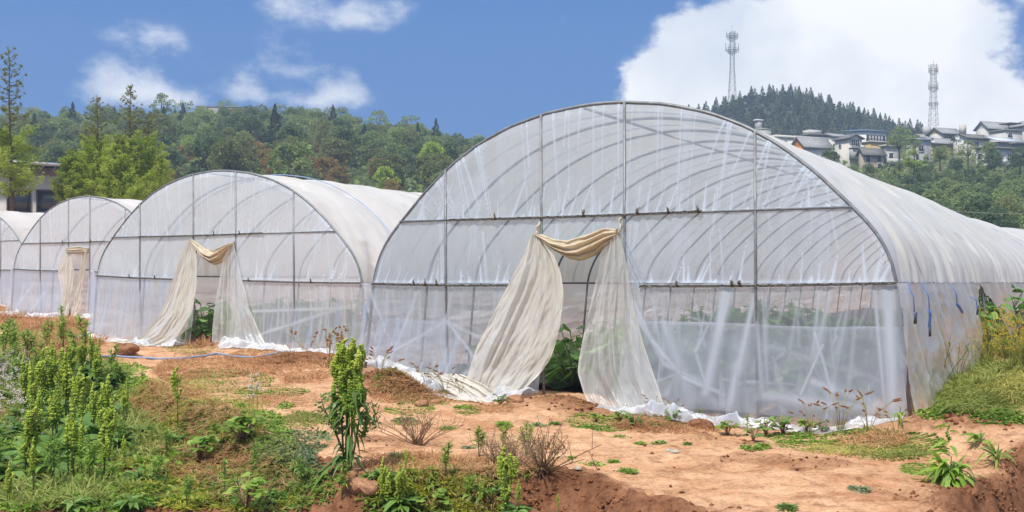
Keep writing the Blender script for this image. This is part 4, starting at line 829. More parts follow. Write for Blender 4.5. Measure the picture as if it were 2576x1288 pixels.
# strawberry like plants along the hem
def trifol(seed, n=12, h=.24, lw=.09, mat=M_DARKL):
    rs = np.random.RandomState(seed); st = MB(); lv = MB()
    for _ in range(n):
        a = rs.uniform(0, 6.283); tp = np.array([.7 * h * math.cos(a) * rs.rand(), .7 * h * math.sin(a) * rs.rand(), h * rs.uniform(.35, 1)]); st.tube([[0, 0, -.02], tp * [.4, .4, .6], tp], .004, 4)
        for j in range(3):
            b = a + (j - 1) * 1.1; blades(lv, [tp], [[math.cos(b), math.sin(b), rs.uniform(-.1, .3)]], lw * rs.uniform(.8, 1.2), lw * .8, .25, (.3, .85, 1, .8, .2), .35, rs=rs)
    return [('stem', st.mesh('stem', M_STEMB)), ('leaves', lv.mesh('leaves', mat))]
tri = [trifol(400 + i, 16, .17, .055, M_DARKL if i else M_WEED) for i in range(3)]
for i, (u, v, s, lab) in enumerate([(1830,1098,1.0,'strawberry plant left of the small upright weed at the hem'),(1925,1095,1.15,'strawberry plant right of the small upright weed at the hem'),(1970,1092,1.2,'strawberry plant with raised leaves against the white hem'),(2030,1090,1.0,'strawberry plant by the foxtail grass'),(2065,1088,.9,'strawberry plant at the start of the green carpet'),(1595,1078,.9,'strawberry plant left of the white curtain heap'),(1560,1062,.8,'strawberry plant under the white curtain corner'),(1260,1020,.9,'strawberry sprig on the cream curtain heap'),(1690,1065,.9,'strawberry plant among dry stems at the white heap'),(1500,1062,.7,'strawberry plant at the loose earth by the door'),(1895,1110,1.0,'strawberry plant in front of the upright hem weed')]):
    p = solve_px(u, v); plant(tri[i % 3], 'strawberry_plant', p, R_.uniform(0, 6.28), s, lab, 'strawberry plant', 'strawberry plants along the hem')
# foxtail grass
def foxtail(seed, n=9, h=.42):
    rs = np.random.RandomState(seed); st = MB(); hd = MB()
    for _ in range(n):
        a = rs.uniform(0, 6.283); o = rs.uniform(.1, .3); hh = h * rs.uniform(.6, 1.1); P = np.array([[.02 * math.cos(a), .02 * math.sin(a), 0], [o * .4 * math.cos(a), o * .4 * math.sin(a), hh * .6], [o * math.cos(a), o * math.sin(a), hh], [o * 1.35 * math.cos(a), o * 1.35 * math.sin(a), hh * 1.07]])
        st.tube(P[:3], .003, 3); q = P[2] + (P[3] - P[2]) * np.linspace(0, 1, 5)[:, None] + 0; hd.tube(q, [.004, .011, .012, .009, .002], 5); lumps(hd, q[rs.randint(0, 5, 14)] + rs.randn(14, 3) * .006, .006, rs=rs)
    lv = MB(); nl = 22; blades(lv, rs.randn(nl, 3) * [.04, .04, 0], rdir(nl, rs, .5, 1), rs.uniform(.12, .3, nl), .008, .6, (.8, 1, .6, .05), .5, rs=rs)
    return [('stem', st.mesh('stem', M_STRAW)), ('seed_head', hd.mesh('seed_head', M_SEED)), ('leaves', lv.mesh('leaves', M_GRASS))]
fx = [foxtail(500 + i, 9 if i else 12) for i in range(3)]
for i, (u, v, s, lab) in enumerate([(2115,1085,1.0,'foxtail grass with brown heads before the right of the white hem'),(2185,1082,.9,'foxtail grass tuft right of the carpet of green weeds'),(2255,1100,.6,'foxtail tuft beside the clod heap'),(955,960,.9,'foxtail grass on the mound at the left foot of nearest tunnel'),(1075,978,.8,'foxtail grass in front of the cream hem, left tuft'),(1120,992,.8,'foxtail grass in front of the cream hem, middle tuft'),(1160,1005,.6,'foxtail grass by the cream curtain heap'),(1650,1050,.6,'short foxtail tuft against the white curtain heap'),(1700,1062,.6,'foxtail tuft in the hollow before the white heap'),(2040,1092,.8,'foxtail grass leaning over the strawberry plants')]):
    p = solve_px(u, v); plant(fx[i % 3], 'foxtail_grass', p, R_.uniform(0, 6.28), s, lab, 'foxtail grass', 'foxtail grass tufts')
# tall bare stalks with seed knobs
def stalks(seed, n=9, h=1.0, mat=M_STEMB, flower=None, pods=False, lump=.017):
    rs = np.random.RandomState(seed); st = MB(); hd = MB()
    for _ in range(n):
        tp = np.array([rs.randn() * .22, rs.randn() * .2, h * rs.uniform(.55, 1)]); st.tube([[rs.randn() * .05, rs.randn() * .05, -.03], tp * [.5, .5, .5], tp], [.006, .005, .003], 4)
        for _ in range(3):
            k = rs.uniform(.6, 1); q = tp * k; e_ = q + rs.randn(3) * .06 + [0, 0, .07]; st.tube([q, e_], .003, 3)
            if flower: lumps(hd, e_ + rs.randn(3, 3) * .012, lump, rs=rs)
        if pods:
            k = rs.uniform(.45, 1, 26); blades(hd, tp * k[:, None], rdir(26, rs, .2, .9), rs.uniform(.06, .10, 26), .009, .1, (.6, 1, .6, .1), .5, rs=rs)
    return [('stem', st.mesh('stem', mat)), ('flower_or_seed_head' if not pods else 'seed_pods', hd.mesh('flower_head', flower or M_GRASS))]
M_BLOOM = leaf_mat('dry_bloom', (.30, .20, .09), (.48, .36, .20), None, .2, .8, .1)
sk = [stalks(601, 10, .62, M_STRAW, M_SEED), stalks(602, 6, 1.0, M_STEM, None, True), stalks(603, 13, .8, M_STRAW, M_PETAL, lump=.010), stalks(604, 34, .30, M_STEMB, M_BLOOM, lump=.006)]
for k, u, v, s, lab in [(0,825,925,1.15,'thin dry stalks with round seed heads before the middle tunnel'),(1,2335,965,1.0,'rape plant with green pods at the right corner of nearest tunnel'),(1,2365,975,.95,'rape plant with spreading pods against the side film'),(1,2405,960,.8,'thin rape stalk at the side film'),(3,1250,1175,.75,'brown twiggy stalk clump on the lower path'),(3,1300,1178,.7,'brown dead stalks right of the twiggy clump'),(3,1365,1190,1.0,'thin dead stalks right of the narrow leaved tufts'),(3,1050,1120,.9,'dead stalks right of the tall dark dock'),(0,650,1120,.35,'white headed stalks on the grassy bank'),(0,1385,1190,.5,'single tall seed stalk on the lower path')]:
    p = solve_px(u, v); plant(sk[k], 'seed_stalks', p, R_.uniform(0, 6.28), s, lab, 'seed stalks', 'stalks gone to seed')
for i, (u, v, s, lab) in enumerate([(2450,905,.8,'yellow flowered mustard at the torn side film'),(2490,900,.9,'yellow mustard in the first gap of the side film'),(2530,905,.9,'yellow mustard under the hanging film strip'),(2570,910,1.0,'yellow mustard at the right frame edge'),(2480,935,.7,'sprawling yellow mustard in front of the film gap'),(2545,945,.7,'sprawling yellow mustard over the red soil'),(2430,930,.6,'small mustard with orange flowers by the side film'),(2585,940,.9,'mustard cut by the right frame edge')]):
    p = solve_px(u, v); plant(sk[2], 'mustard_plant', p, R_.uniform(0, 6.28), s, lab, 'mustard plant', 'yellow mustard plants')

# ---------------- uncountable ground cover, each one object
def blobs(lst, rs):
    U = []; Vv = []
    for u, v, ru, rv, n in lst:
        n = int(n * 3.4); r = np.sqrt(rs.rand(n)); a = rs.uniform(0, 6.283, n); U.append(u + ru * r * np.cos(a)); Vv.append(v + rv * r * np.sin(a))
    P = solve_px(np.concatenate(U), np.concatenate(Vv)); keep = fbm(P[:, 0] * 2.2, P[:, 1] * 2.2, 91, 3) > -.34 + .25 * rs.randn(len(P)) * .6
    return P[keep]
def cover(name, lst, mat, length, width, up=(.2, 1), droop=.4, prof=(.5, 1, .8, .05), seed=1, tilt=.7, per=1, spread=.0):
    rs = np.random.RandomState(seed); P = blobs(lst, rs)
    if per > 1: P = np.repeat(P, per, 0) + rs.randn(len(P) * per, 3) * [spread, spread, 0]
    n = len(P); mb = MB(); var = np.clip(.5 + .5 * fbm(P[:, 0] * 1.5, P[:, 1] * 1.5, seed, 3) + .25 * rs.randn(n), 0, 1); var = np.repeat(var, 1)
    sc = np.clip(.75 + .6 * fbm(P[:, 0] * 1.3 + 7, P[:, 1] * 1.3, seed + 3, 2), .4, 1.5)
    blades(mb, P - [0, 0, .01], rdir(n, rs, *up), rs.uniform(.4, 1.1, n) * length * sc, width * rs.uniform(.6, 1.2, n), droop, prof, tilt, var=var, rs=rs)
    return tag(mb.build(name, mat), kind='stuff')
cover('ground_cover', [(700,985,80,16,1500),(640,990,50,12,500),(1030,1032,65,14,900),(1175,1032,35,14,500),(1020,1062,35,8,260),(1475,1060,55,20,500),(1540,1068,70,20,800),(1650,1060,95,20,900),(2060,1118,110,20,2200),(2180,1105,120,24,2300),(2290,1120,90,30,1800),(2330,1180,70,18,1200),(560,1010,60,14,300),(250,1000,60,30,900),(1990,1100,70,12,500),(2440,1000,120,46,4200),(2350,1030,50,26,900),(2500,1040,70,30,1500),(2370,985,80,30,1800),(2540,1020,60,50,1600),(720,1022,18,8,120),(612,1024,20,7,120),(330,930,60,12,300),(2380,940,60,22,1500)], M_WEED, .06, .034, (.1, 1), seed=2)
cover('fine_green_grass', [(120,1060,160,110,2600),(330,1060,110,70,1800),(480,1060,110,55,1500),(560,960,130,30,900),(420,1180,160,70,2200),(620,1140,130,60,2200),(760,1060,60,20,300),(700,1240,150,45,1300),(200,1240,180,50,900),(1080,1260,170,40,1600),(1200,1200,120,25,700),(60,960,110,60,2600),(230,930,90,50,1800),(90,880,130,50,2600),(2450,975,140,70,4600),(2540,900,80,60,2600),(2360,950,70,40,1500),(2230,1140,110,20,900),(1000,965,60,35,700),(1080,1000,90,22,700),(480,880,60,12,400)], M_GRASS, .12, .013, (.5, 1), .5, (.8, 1, .7, .05), 3)
cover('dry_grass', [(560,925,150,34,2600),(660,900,90,22,1400),(450,935,60,30,1100),(420,1020,110,50,1600),(520,1050,80,40,1000),(90,800,170,28,2600),(190,850,80,35,1300),(30,790,90,25,1200),(500,1150,150,60,1500),(1010,980,90,40,1100),(1100,990,110,22,900),(760,935,80,30,900),(1700,1072,160,20,700),(600,1210,150,60,900),(1270,1180,110,25,1100),(1050,1170,150,30,700),(250,830,60,30,700),(2200,1110,90,22,500),(740,1010,120,16,250),(1180,1240,190,50,700),(1240,1030,60,12,160),(480,858,50,14,300)], M_DRY, .20, .010, (.35, 1), .5, (.8, 1, .7, .05), 4)
cover('straw_grass', [(420,990,120,40,1300),(560,1010,120,40,900),(330,1000,60,30,500),(480,1080,140,40,1000),(600,1160,160,60,1100),(1090,1225,150,50,900),(160,960,120,50,800),(2490,900,90,50,1900),(2540,960,70,40,1200),(2150,1130,130,18,500)], M_STRAW, .18, .007, (.3, 1), .6, (.8, 1, .7, .05), 5)
cover('grey_leaf_cover', [(700,1150,90,40,1700),(760,1110,70,35,1000),(620,1230,120,45,1400),(760,1180,60,40,900),(680,1095,80,20,500),(520,1220,110,40,800)], M_GREYL, .075, .028, (.1, 1), .3, (.5, 1, .7, .05), 6)
cover('feathery_yellow_weed', [(395,1068,60,26,1300),(1090,1240,80,40,1300),(1010,1262,50,24,500),(320,1200,60,45,900),(460,1195,40,50,500),(480,1265,70,22,500),(2500,880,80,50,1800),(2560,950,50,40,900),(450,1030,40,20,200)], M_YEL, .10, .022, (.3, 1), .3, (.4, 1, .7, .05), 7)
rs = np.random.RandomState(8); P = blobs([(22,1010,60,75,75),(10,960,60,40,30),(75,1080,50,40,14),(640,1040,18,12,4)], rs); P = P + np.stack([rs.randn(len(P)) * .02, rs.randn(len(P)) * .02, rs.uniform(.18, .42, len(P))], 1)
mb = MB(); Q_ = np.repeat(P, 7, 0) + rs.randn(len(P) * 7, 3) * [.016, .016, .010]; lumps(mb, Q_, .009, rs=rs); fo = tag(mb.build('clover_flowers', M_WHITEF), kind='stuff')
mb = MB(); nP = len(P); blades(mb, P * [1, 1, 1] - [0, 0, .42], [[0, 0, 1]] * nP, .42, .006, 0, (1, 1, 1), .1, rs=rs); tag(mb.build('clover_stalks', M_GRASS), kind='stuff')
cover('bank_weeds', [(1100,1240,190,55,1700),(960,1265,70,30,300),(460,1200,230,75,1500),(700,1230,170,60,900),(250,1250,200,40,800),(620,1100,120,40,400),(1240,1190,110,30,450),(480,1120,150,60,900),(600,1060,120,30,500),(330,1150,80,60,600)], M_WEED, .16, .030, (.3, 1), .6, (.4, 1, .8, .3, .03), 24)
cover('yellow_bank_weeds', [(1090,1245,150,45,2200),(1200,1275,90,20,500),(620,1265,140,25,700),(330,1215,70,50,500),(480,1250,90,40,400),(1010,1180,60,25,120)], M_YEL, .16, .022, (.4, 1), .5, (.4, 1, .7, .05), 25)
cover('roadside_grass', [(2480,900,40,60,700),(2520,870,50,50,700),(2565,870,30,50,500),(2385,965,60,45,1500),(2440,1000,90,45,1900),(2520,1000,80,50,1600),(2370,905,45,40,500),(2550,900,60,60,900),(2340,1010,40,30,500)], M_GRASS, .17, .012, (.3, 1), .6, (.7, 1, .7, .05), 26)
cover('yellow_roadside_grass', [(2500,930,90,50,1300),(2400,930,60,50,500),(2560,980,50,30,400)], M_STRAW, .26, .010, (.2, 1), .7, (.7, 1, .7, .05), 27)
cover('left_bed_leaves', [(150,1060,170,130,1500),(70,930,110,60,600),(240,960,100,50,500),(200,1200,160,60,500)], M_WEED, .26, .045, (.3, 1), .6, (.4, 1, .8, .3, .03), 28)
cover('bed_edge_leaves', [(300,1080,70,80,500),(60,1250,120,40,400),(270,1250,130,40,400),(380,1130,80,50,300),(40,860,60,50,350),(330,960,40,50,200)], M_DOCK, .24, .05, (.3, 1.1), .7, (.3, .9, 1, .7, .2, .03), 29)
cover('straw_litter', [(1500,1130,420,70,260),(1900,1180,400,70,220),(900,1080,300,50,200),(600,990,250,60,200),(1250,1030,200,30,120),(1450,1010,100,20,60)], M_STRAW, .12, .006, (-.02, .12), .05, (.8, 1, .8, .5), 33)
cover('tall_dry_grass', [(60,812,150,26,900),(190,850,80,30,600),(20,790,60,20,400),(130,880,120,30,500),(500,870,30,8,60)], M_DRY, .5, .014, (.6, 1), .35, (.8, 1, .7, .05), 14)
cover('tall_green_grass', [(120,1010,180,120,1500),(60,900,120,60,900),(230,980,110,70,700),(300,1110,110,70,500),(150,1230,190,60,500),(2490,900,110,50,700),(2430,950,80,30,500)], M_GRASS, .42, .016, (.6, 1), .45, (.8, 1, .7, .05), 15)
rs = np.random.RandomState(78)
for i, (u, v) in enumerate([(420,1150),(500,1170),(640,1200),(700,1260),(540,1120),(610,1130),(760,1230),(350,1210),(470,1280),(620,1285),(1120,1220),(960,1210),(1180,1270),(1090,1290),(860,1270),(1230,1240)]):
    p = solve_px(u, v); plant((fl[1], tri[0], fl[2], tuf[3])[i % 4], ('narrow_leaf_weed', 'leafy_weed', 'narrow_leaf_weed', 'weed_tuft')[i % 4], p, rs.uniform(0, 6.28), (.26, 1.6, .3, 1.6)[i % 4] * rs.uniform(.8, 1.2), ('short narrow leaved weed among the grass of the bank slope', 'round leaved clump low on the grassy bank slope', 'short narrow leaved weed among the grass of the bank slope', 'round weed tuft on the grassy bank slope')[i % 4], 'weed', ('narrow weeds of the bank slope', 'leafy clumps of the bank slope', 'narrow weeds of the bank slope', 'tufts of the bank slope')[i % 4])
rs = np.random.RandomState(77)
for i in range(64):
    u = rs.uniform(-20, 330); v = rs.uniform(930, 1240); 
    if u > 330 - max(0, (v - 1060)) * .35 and v > 1060 and rs.rand() < .6: continue
    p = solve_px(u, v)
    if i % 3 == 2: plant(fl[i % 2 + 1], 'narrow_leaf_weed', p, rs.uniform(0, 6.28), rs.uniform(.35, .6), 'narrow leaved weed growing in the thick of the left weed bed', 'weed', 'narrow leaved weeds of the left bed')
    elif i % 3 == 1:
        if i % 2: continue
        plant(docks[i % 4], 'dock_plant', p, rs.uniform(0, 6.28), rs.uniform(.5, .85), 'yellow spiked dock growing in the thick of the left weed bed', 'dock plant', 'docks of the left bed')
    else: plant(ros2[i % 3], 'leafy_weed', p, rs.uniform(0, 6.28), rs.uniform(.7, 1.05), 'broad leaved dock clump growing in the thick of the left weed bed', 'weed', 'leafy clumps of the left bed')
# clods of earth
rs = np.random.RandomState(9); uu_ = rs.uniform(-.5, .52, 70000); yy_ = np.exp(rs.uniform(math.log(8.2), math.log(27), 70000)); xx_ = uu_ * yy_; lo = loose_mask(xx_, yy_); k = rs.rand(70000) < lo ** 2 * .8 + .003
xx_, yy_ = xx_[k], yy_[k]; P = np.stack([xx_, yy_, ground_z(xx_, yy_)], 1); mo = np.clip(mound(xx_, yy_) * 6, 0, 1)
r_ = rs.uniform(.008, .024, len(P)) * (1 + 1.5 * mo * rs.rand(len(P))); mb = MB(); lumps(mb, P + [0, 0, .006], r_ * 1.15, rs=rs, squash=.75)
M_CLOD = leaf_mat('clod', (.11, .043, .021), (.22, .092, .045), (.32, .155, .08), 0.0, .95, .05); o = mb.mesh('soil_clods', M_CLOD, smooth=False); tag(add('soil_clods', o), kind='stuff')
# a few bigger clods and scraps
for i, (u, v, r, lab) in enumerate([(318,892,.17,'rounded lump of red earth beside the blue hose'),(1762,1080,.13,'lump of earth at the white hem of nearest tunnel'),(1295,1012,.10,'earth lump on the cream curtain heap'),(1232,1012,.08,'small earth lump left on the curtain heap'),(905,1235,.10,'earth lump fallen from the bank below the tall dock'),(930,1262,.09,'smaller earth lump at the bottom below the tall dock'),(1060,1020,.07,'pale earth lump at the end of the green carpet'),(1095,1015,.06,'earth lump right of the pale one')]):
    p = solve_px(u, v); q = rdir(60, np.random.RandomState(900 + i)); import bmesh
    bm = bmesh.new(); bmesh.ops.create_icosphere(bm, subdivisions=3, radius=r)
    for vt in bm.verts:
        c = vt.co; f_ = 1 + .22 * float(vnoise(c.x * 9 / r * .12 + i, c.y * 9 / r * .12 + c.z * 7, i)) + .12 * float(vnoise(c.x * 40 + c.z * 30, c.y * 40, i + 9)); vt.co = (c.x * f_ * 1.2, c.y * f_, c.z * f_ * .75)
    me = bpy.data.meshes.new('earth_lump'); bm.to_mesh(me); bm.free(); me.materials.append(M_SOIL); at = me.attributes.new('loose', 'FLOAT', 'POINT'); at.data.foreach_set('value', np.full(len(me.vertices), .55 + .3 * (i < 2), np.float32))
    o = add('earth_lump', me); o.location = p + [0, 0, r * .3]; tag(o, lab, 'earth lump', 'lumps of earth')
M_SCRAP = plain('pale_scrap', (.50, .45, .37), .8)
for i, (u, v, s, lab) in enumerate([(1700,1140,.06,'pale flat scrap on the path, larger of two'),(1680,1138,.05,'small pale scrap beside the larger one'),(1455,1186,.04,'white crumb of film on the lower path'),(2290,1018,.06,'grey flat stone on the clod heap')]):
    p = solve_px(u, v); mb = MB(); a = np.random.RandomState(i).uniform(0, 6.28, 1)[0]; k = np.arange(7) * .9; rr_ = s * np.random.RandomState(i + 5).uniform(.6, 1.1, 7)
    top = np.stack([rr_ * np.cos(k), rr_ * .7 * np.sin(k), .02 + 0 * k], 1); V = np.vstack([top, top * [1, 1, 0], [[0, 0, .026]]]); T_ = [(j, (j + 1) % 7, 14) for j in range(7)]; Q_ = [(j + 7, (j + 1) % 7 + 7, (j + 1) % 7, j) for j in range(7)]
    o = mb.raw(V, Q_, T_).build('flat_scrap', M_SCRAP, smooth=False); o.location = p + [0, 0, .004]; tag(o, lab, 'scrap', 'scraps on the soil')
# blue irrigation hose in visible lengths
M_HOSE = plain('blue_hose', (.25, .36, .58), .5)
hp = solve_px(np.array([255,290,330,365,400,450,520,545,565,590,640,690,715,745,772]), np.array([900,898,901,904,906,905,898,894,895,901,902,893,888,886,887]))
hp[:, 2] = ground_z(hp[:, 0], hp[:, 1]) + .02; k = np.linspace(0, 14, 90); hp = np.stack([np.interp(k, np.arange(15), hp[:, j]) for j in range(3)], 1); hp[:, 2] = np.maximum(hp[:, 2], ground_z(hp[:, 0], hp[:, 1]) + .018)
tag(MB().tube(hp, .020, 6).build('irrigation_hose', M_HOSE), 'blue irrigation hose lying along the soil before the middle tunnel', 'hose')
# crops inside the tunnels
def crop(seed, n=46, h=.7):
    rs = np.random.RandomState(seed); st = MB(); lv = MB()
    for _ in range(n):
        a = rs.uniform(0, 6.283); r = .38 * math.sqrt(rs.rand()); tp = np.array([r * math.cos(a), r * math.sin(a), h * rs.uniform(.25, 1) * (1 - .4 * (r / .38) ** 2)]); st.tube([[.05 * math.cos(a), .05 * math.sin(a), -.03], tp * [.6, .6, .6], tp], .006, 4)
        blades(lv, [tp], [[math.cos(a), math.sin(a), rs.uniform(-.15, .45)]], rs.uniform(.12, .2), rs.uniform(.10, .16), .35, (.35, .95, 1, .75, .1), .4, rs=rs)
    return [('stem', st.mesh('stem', M_STEM)), ('leaves', lv.mesh('leaves', M_CROP))]
cr_ = [crop(700 + i) for i in range(3)]
rs = np.random.RandomState(12)
for T, lab, grp, rows in ((T1, 'leafy green crop plant growing in rows inside nearest tunnel', 'crop plants inside nearest tunnel', [(s, t) for s in (3.15, 3.95, 2.1, 1.1, 5.0, 5.9, 6.9, 7.45) for t in np.arange(.35, 9, .6) if s < 7 or t > 5]),
                          (T2, 'leafy green crop plant growing inside the middle tunnel', 'crop plants inside middle tunnel', [(s, t) for s in (3.6, 3.0, 2.3, 1.6, 5.6) for t in np.arange(.6, 5.5, .7)])):
    for s, t_ in rows:
        if t_ < (.8 if s in (3.15, 3.95) else (.5 if s in (3.6,) else 1.5)) and T is T1 or (T is T2 and s not in (3.6, 3.0) and t_ < 1.0): continue
        p = T.pt(s + rs.randn() * .08, 0, t_ + rs.randn() * .1); z = float(ground_z(p[0], p[1])); plant(cr_[rs.randint(3)], 'crop_plant', (p[0], p[1], z), rs.uniform(0, 6.28), rs.uniform(.9, 1.15) * (1.38 if s in (3.15, 3.95, 3.6, 3.0, 2.3, 7.45) else .8), lab, 'crop plant', grp)
M_MULCH = plain('black_mulch', (.025, .026, .028), .3, var=.4, scale=8, bump=.5)
for s0_, lab in ((3.75, 'black mulch sheet on the crop ridge inside nearest tunnel doorway'), (1.15, 'black mulch sheet on the leftmost crop ridge inside nearest tunnel'), (2.45, 'black mulch sheet left of the doorway ridge inside nearest tunnel'), (5.15, 'black mulch sheet right of the doorway ridge inside nearest tunnel'), (6.6, 'black mulch sheet on the rightmost crop ridge inside nearest tunnel')):
    nc, nr = 30, 120; S = s0_ + .655 * np.linspace(-1, 1, nc)[None] + np.zeros((nr, 1)); t_ = np.linspace(.35, 25, nr)[:, None] + 0 * S; P = T1.pt(S, 0, t_); P[..., 2] = ground_z(P[..., 0], P[..., 1]) + .02 + .15 * np.cos((S - s0_) / .655 * 1.57) + .02 * fbm(S * 9, t_ * 5, 4, 3)
    tag(add('mulch_sheet', npmesh('mulch_sheet', P.reshape(-1, 3), grid_quads(nr, nc), None, {}, [M_MULCH])), lab, 'mulch sheet', 'mulch sheets inside nearest tunnel')
# ------------------------------------------------------------------ hills, forest, houses, masts
RIDGE = np.array([(-1600,330),(-600,320),(0,318),(60,300),(200,310),(400,300),(480,300),(560,296),(640,290),(740,300),(860,318),(960,325),(1060,345),(1160,368),(1260,372),(1400,385),(1700,420)], float)
def hill_z(u, D):
    u = np.asarray(u, float); D = np.asarray(D, float)
    rz = EYE + (HV - (np.interp(u, RIDGE[:, 0], RIDGE[:, 1]) + 48)) / F * 235
    k = np.clip((D - 72) / (235 - 72), 0, 1.35); zl = .8 + (rz - .8) * np.where(k < 1, k ** 1.15 * (1.25 - .25 * k), 1 + (k - 1) * .1)
    zr = np.interp(D, [72, 100, 140, 182, 192, 226, 240, 300, 420], [.8, 3.2, 7.5, 18.5, 20.5, 26.0, 27.5, 31, 33]) * np.interp(u, [1350, 1750, 2000, 2600, 3500], [.7, .92, 1.0, 1.05, 1.0])
    w_ = sstep(1300, 1750, u); return zl * (1 - w_) + zr * w_ + .8 * fbm(u * .01, D * .06, 3, 3) * sstep(72, 100, D)
M_HILL = plain('hill_undergrowth', (.055, .075, .025), .95, var=.5, scale=.15, col2=(.10, .085, .04))
uu = np.linspace(-1600, 4200, 300); dd = np.concatenate([np.linspace(70, 250, 70), np.geomspace(256, 330, 8)]); DD, UU = np.meshgrid(dd, uu, indexing='ij'); X = (UU - CX) / F * DD
Z = hill_z(UU, DD); Z[-1] = -2; Z[0] = -1
tag(add('hill', npmesh('hill', np.stack([X, DD, Z], -1).reshape(-1, 3), grid_quads(*X.shape), None, {}, [M_HILL])), kind='structure')
CR = np.array([(1400,352),(1600,335),(1720,310),(1780,300),(1830,280),(1880,262),(1930,257),(1990,256),(2040,264),(2090,284),(2150,302),(2210,322),(2270,342),(2340,356),(2450,372),(2700,385)], float)
def cone_z(u, D):
    top = EYE + (HV - np.interp(u, CR[:, 0], CR[:, 1])) / F * 380; return np.where(D < 380, 20 + (top - 20) * sstep(235, 385, D), top - (D - 380) * .12)
uu = np.linspace(1000, 3200, 90); dd = np.linspace(236, 412, 50); DD, UU = np.meshgrid(dd, uu, indexing='ij'); X = (UU - CX) / F * DD; Z = cone_z(UU, DD); Z[0] = -2; Z[-1] = -2
M_HILL2 = plain('pine_hill_soil', (.05, .06, .03), .95, var=.4, scale=.05)
tag(add('pine_hill', npmesh('pine_hill', np.stack([X, DD, Z], -1).reshape(-1, 3), grid_quads(*X.shape), None, {}, [M_HILL2])), kind='structure')

F_DARK = leaf_mat('dark_forest', (.075, .125, .06), (.13, .19, .085), (.21, .27, .12), .4, .6, .15, .35)
F_MID = leaf_mat('mid_forest', (.14, .20, .075), (.24, .31, .11), (.36, .42, .16), .4, .6, .15, .35)
F_OLIVE = leaf_mat('olive_forest', (.12, .145, .055), (.20, .23, .085), (.30, .32, .13), .4, .6, .15, .35)
F_RUST = leaf_mat('rusty_forest', (.21, .145, .05), (.32, .225, .075), (.41, .31, .11), .4, .6, .15, .3)
F_YG = leaf_mat('yellow_green_forest', (0.210, 0.290, 0.034), (0.330, 0.435, 0.061), (0.465, 0.551, 0.095), .3, .6, .15, .3)
F_PINE = leaf_mat('pine_forest', (.018, .038, .024), (.034, .06, .035), (.058, .088, .045), .1, .7, .1, .4)
M_BARK = plain('bark', (.10, .075, .055), .9, var=.5, scale=6)
def broadleaf(seed, h=7.0, rx=2.6, n=2300, sparse=False, leaf=.34):
    rs = np.random.RandomState(seed); tk = MB(); cr = MB(); ncl = 16 if not sparse else 24
    tk.tube([[0, 0, -1.2], [.1, 0, h * .3], [.15, .1, h * .55]], [.22, .16, .09], 6)
    c = rdir(ncl, rs, -.8, 1) * (rs.uniform(.45, 1, (ncl, 1)) ** .5) * [rx * .78, rx * .78, h * (.30 if sparse else .40)] + [0, 0, h * (.60 if sparse else .50)]
    for q in c[:10]: tk.tube([[.1, 0, h * .35], (q + [0, 0, h * .4]) / 2, q], [.09, .06, .02], 4)
    rc = rs.uniform(.22, .42, ncl) * rx * (1 if not sparse else .6); i = rs.randint(0, ncl, n); d = rdir(n, rs, -.5, 1)
    P = c[i] + d * rc[i][:, None] * rs.uniform(.55, 1.05, (n, 1)) * [1.15, 1.15, .8]
    dv = d * .7 + rdir(n, rs) * .6; blades(cr, P, dv, leaf * rs.uniform(.6, 1.3, n), leaf * .7 * rs.uniform(.6, 1.2, n), .2, (.5, 1, .5), 1.0, var=np.clip(.45 + .25 * vnoise(i * 1.7, i * .3, seed) + .25 * rs.randn(n), 0, 1), rs=rs)
    return tk.mesh('trunk', M_BARK), cr
def conifer(seed, h=7.0, r=1.3, n=1200, leaf=.5):
    rs = np.random.RandomState(seed); tk = MB(); cr = MB(); tk.tube([[0, 0, -1], [0, 0, h * .5], [0, 0, h * .97]], [.16, .1, .02], 5)
    k = rs.rand(n) ** .75; a = rs.uniform(0, 6.283, n); tier = .75 + .3 * np.sin(k * 40 + a * .5); rr = r * (1.02 - k) * tier * np.sqrt(rs.uniform(.35, 1, n))
    P = np.stack([rr * np.cos(a), rr * np.sin(a), h * (.08 + .92 * k)], 1); blades(cr, P, np.stack([np.cos(a), np.sin(a), rs.uniform(-.5, .35, n)], 1), leaf * (1.15 - k) * rs.uniform(.6, 1.2, n), leaf * .4, .3, (.6, 1, .3), .9, rs=rs)
    return tk.mesh('trunk', M_BARK), cr
def variants(fn, mats, seeds, **kw):
    out = []
    for s in seeds:
        tk, cr = fn(s, **kw); base = cr.mesh('crown', None)
        for j, mt in enumerate(mats):
            me = base if j == 0 else base.copy(); me.materials.clear(); me.materials.append(mt); out.append((tk, me, j))
    return out
BL = variants(broadleaf, [F_DARK, F_MID, F_OLIVE, F_RUST, F_YG], range(800, 805))
CN = variants(conifer, [F_PINE], range(820, 823), h=8.0, r=2.1)
SP = variants(broadleaf, [F_MID], range(830, 833), h=9.0, rx=3.0, n=900, sparse=True, leaf=.34)
LAB = {0: ('dark green broadleaf tree in the wood on the left hill', 'dark broadleaf trees on the left hill'), 1: ('mid green broadleaf tree in the wood on the left hill', 'mid green trees on the left hill'), 2: ('olive green tree in the wood on the left hill', 'olive trees on the left hill'),
       3: ('rust coloured bush low on the left hill above the tunnels', 'rusty bushes on the left hill'), 4: ('yellow green bush low on the left hill above the tunnels', 'yellow green bushes on the left hill')}
def tree(var, loc, sc, label, cat, group, rz=None, name='forest_tree', sz=1.0):
    e = empty(name, loc, label, cat, group, R_.uniform(0, 6.28) if rz is None else rz); e.scale = (sc, sc, sc * sz); add('trunk', var[0], e); add('crown', var[1], e); return e
rs = np.random.RandomState(31); placed = []; nT = 0
def pick(lst, j): c = [q for q in lst if q[2] == j]; return c[rs.randint(len(c))]
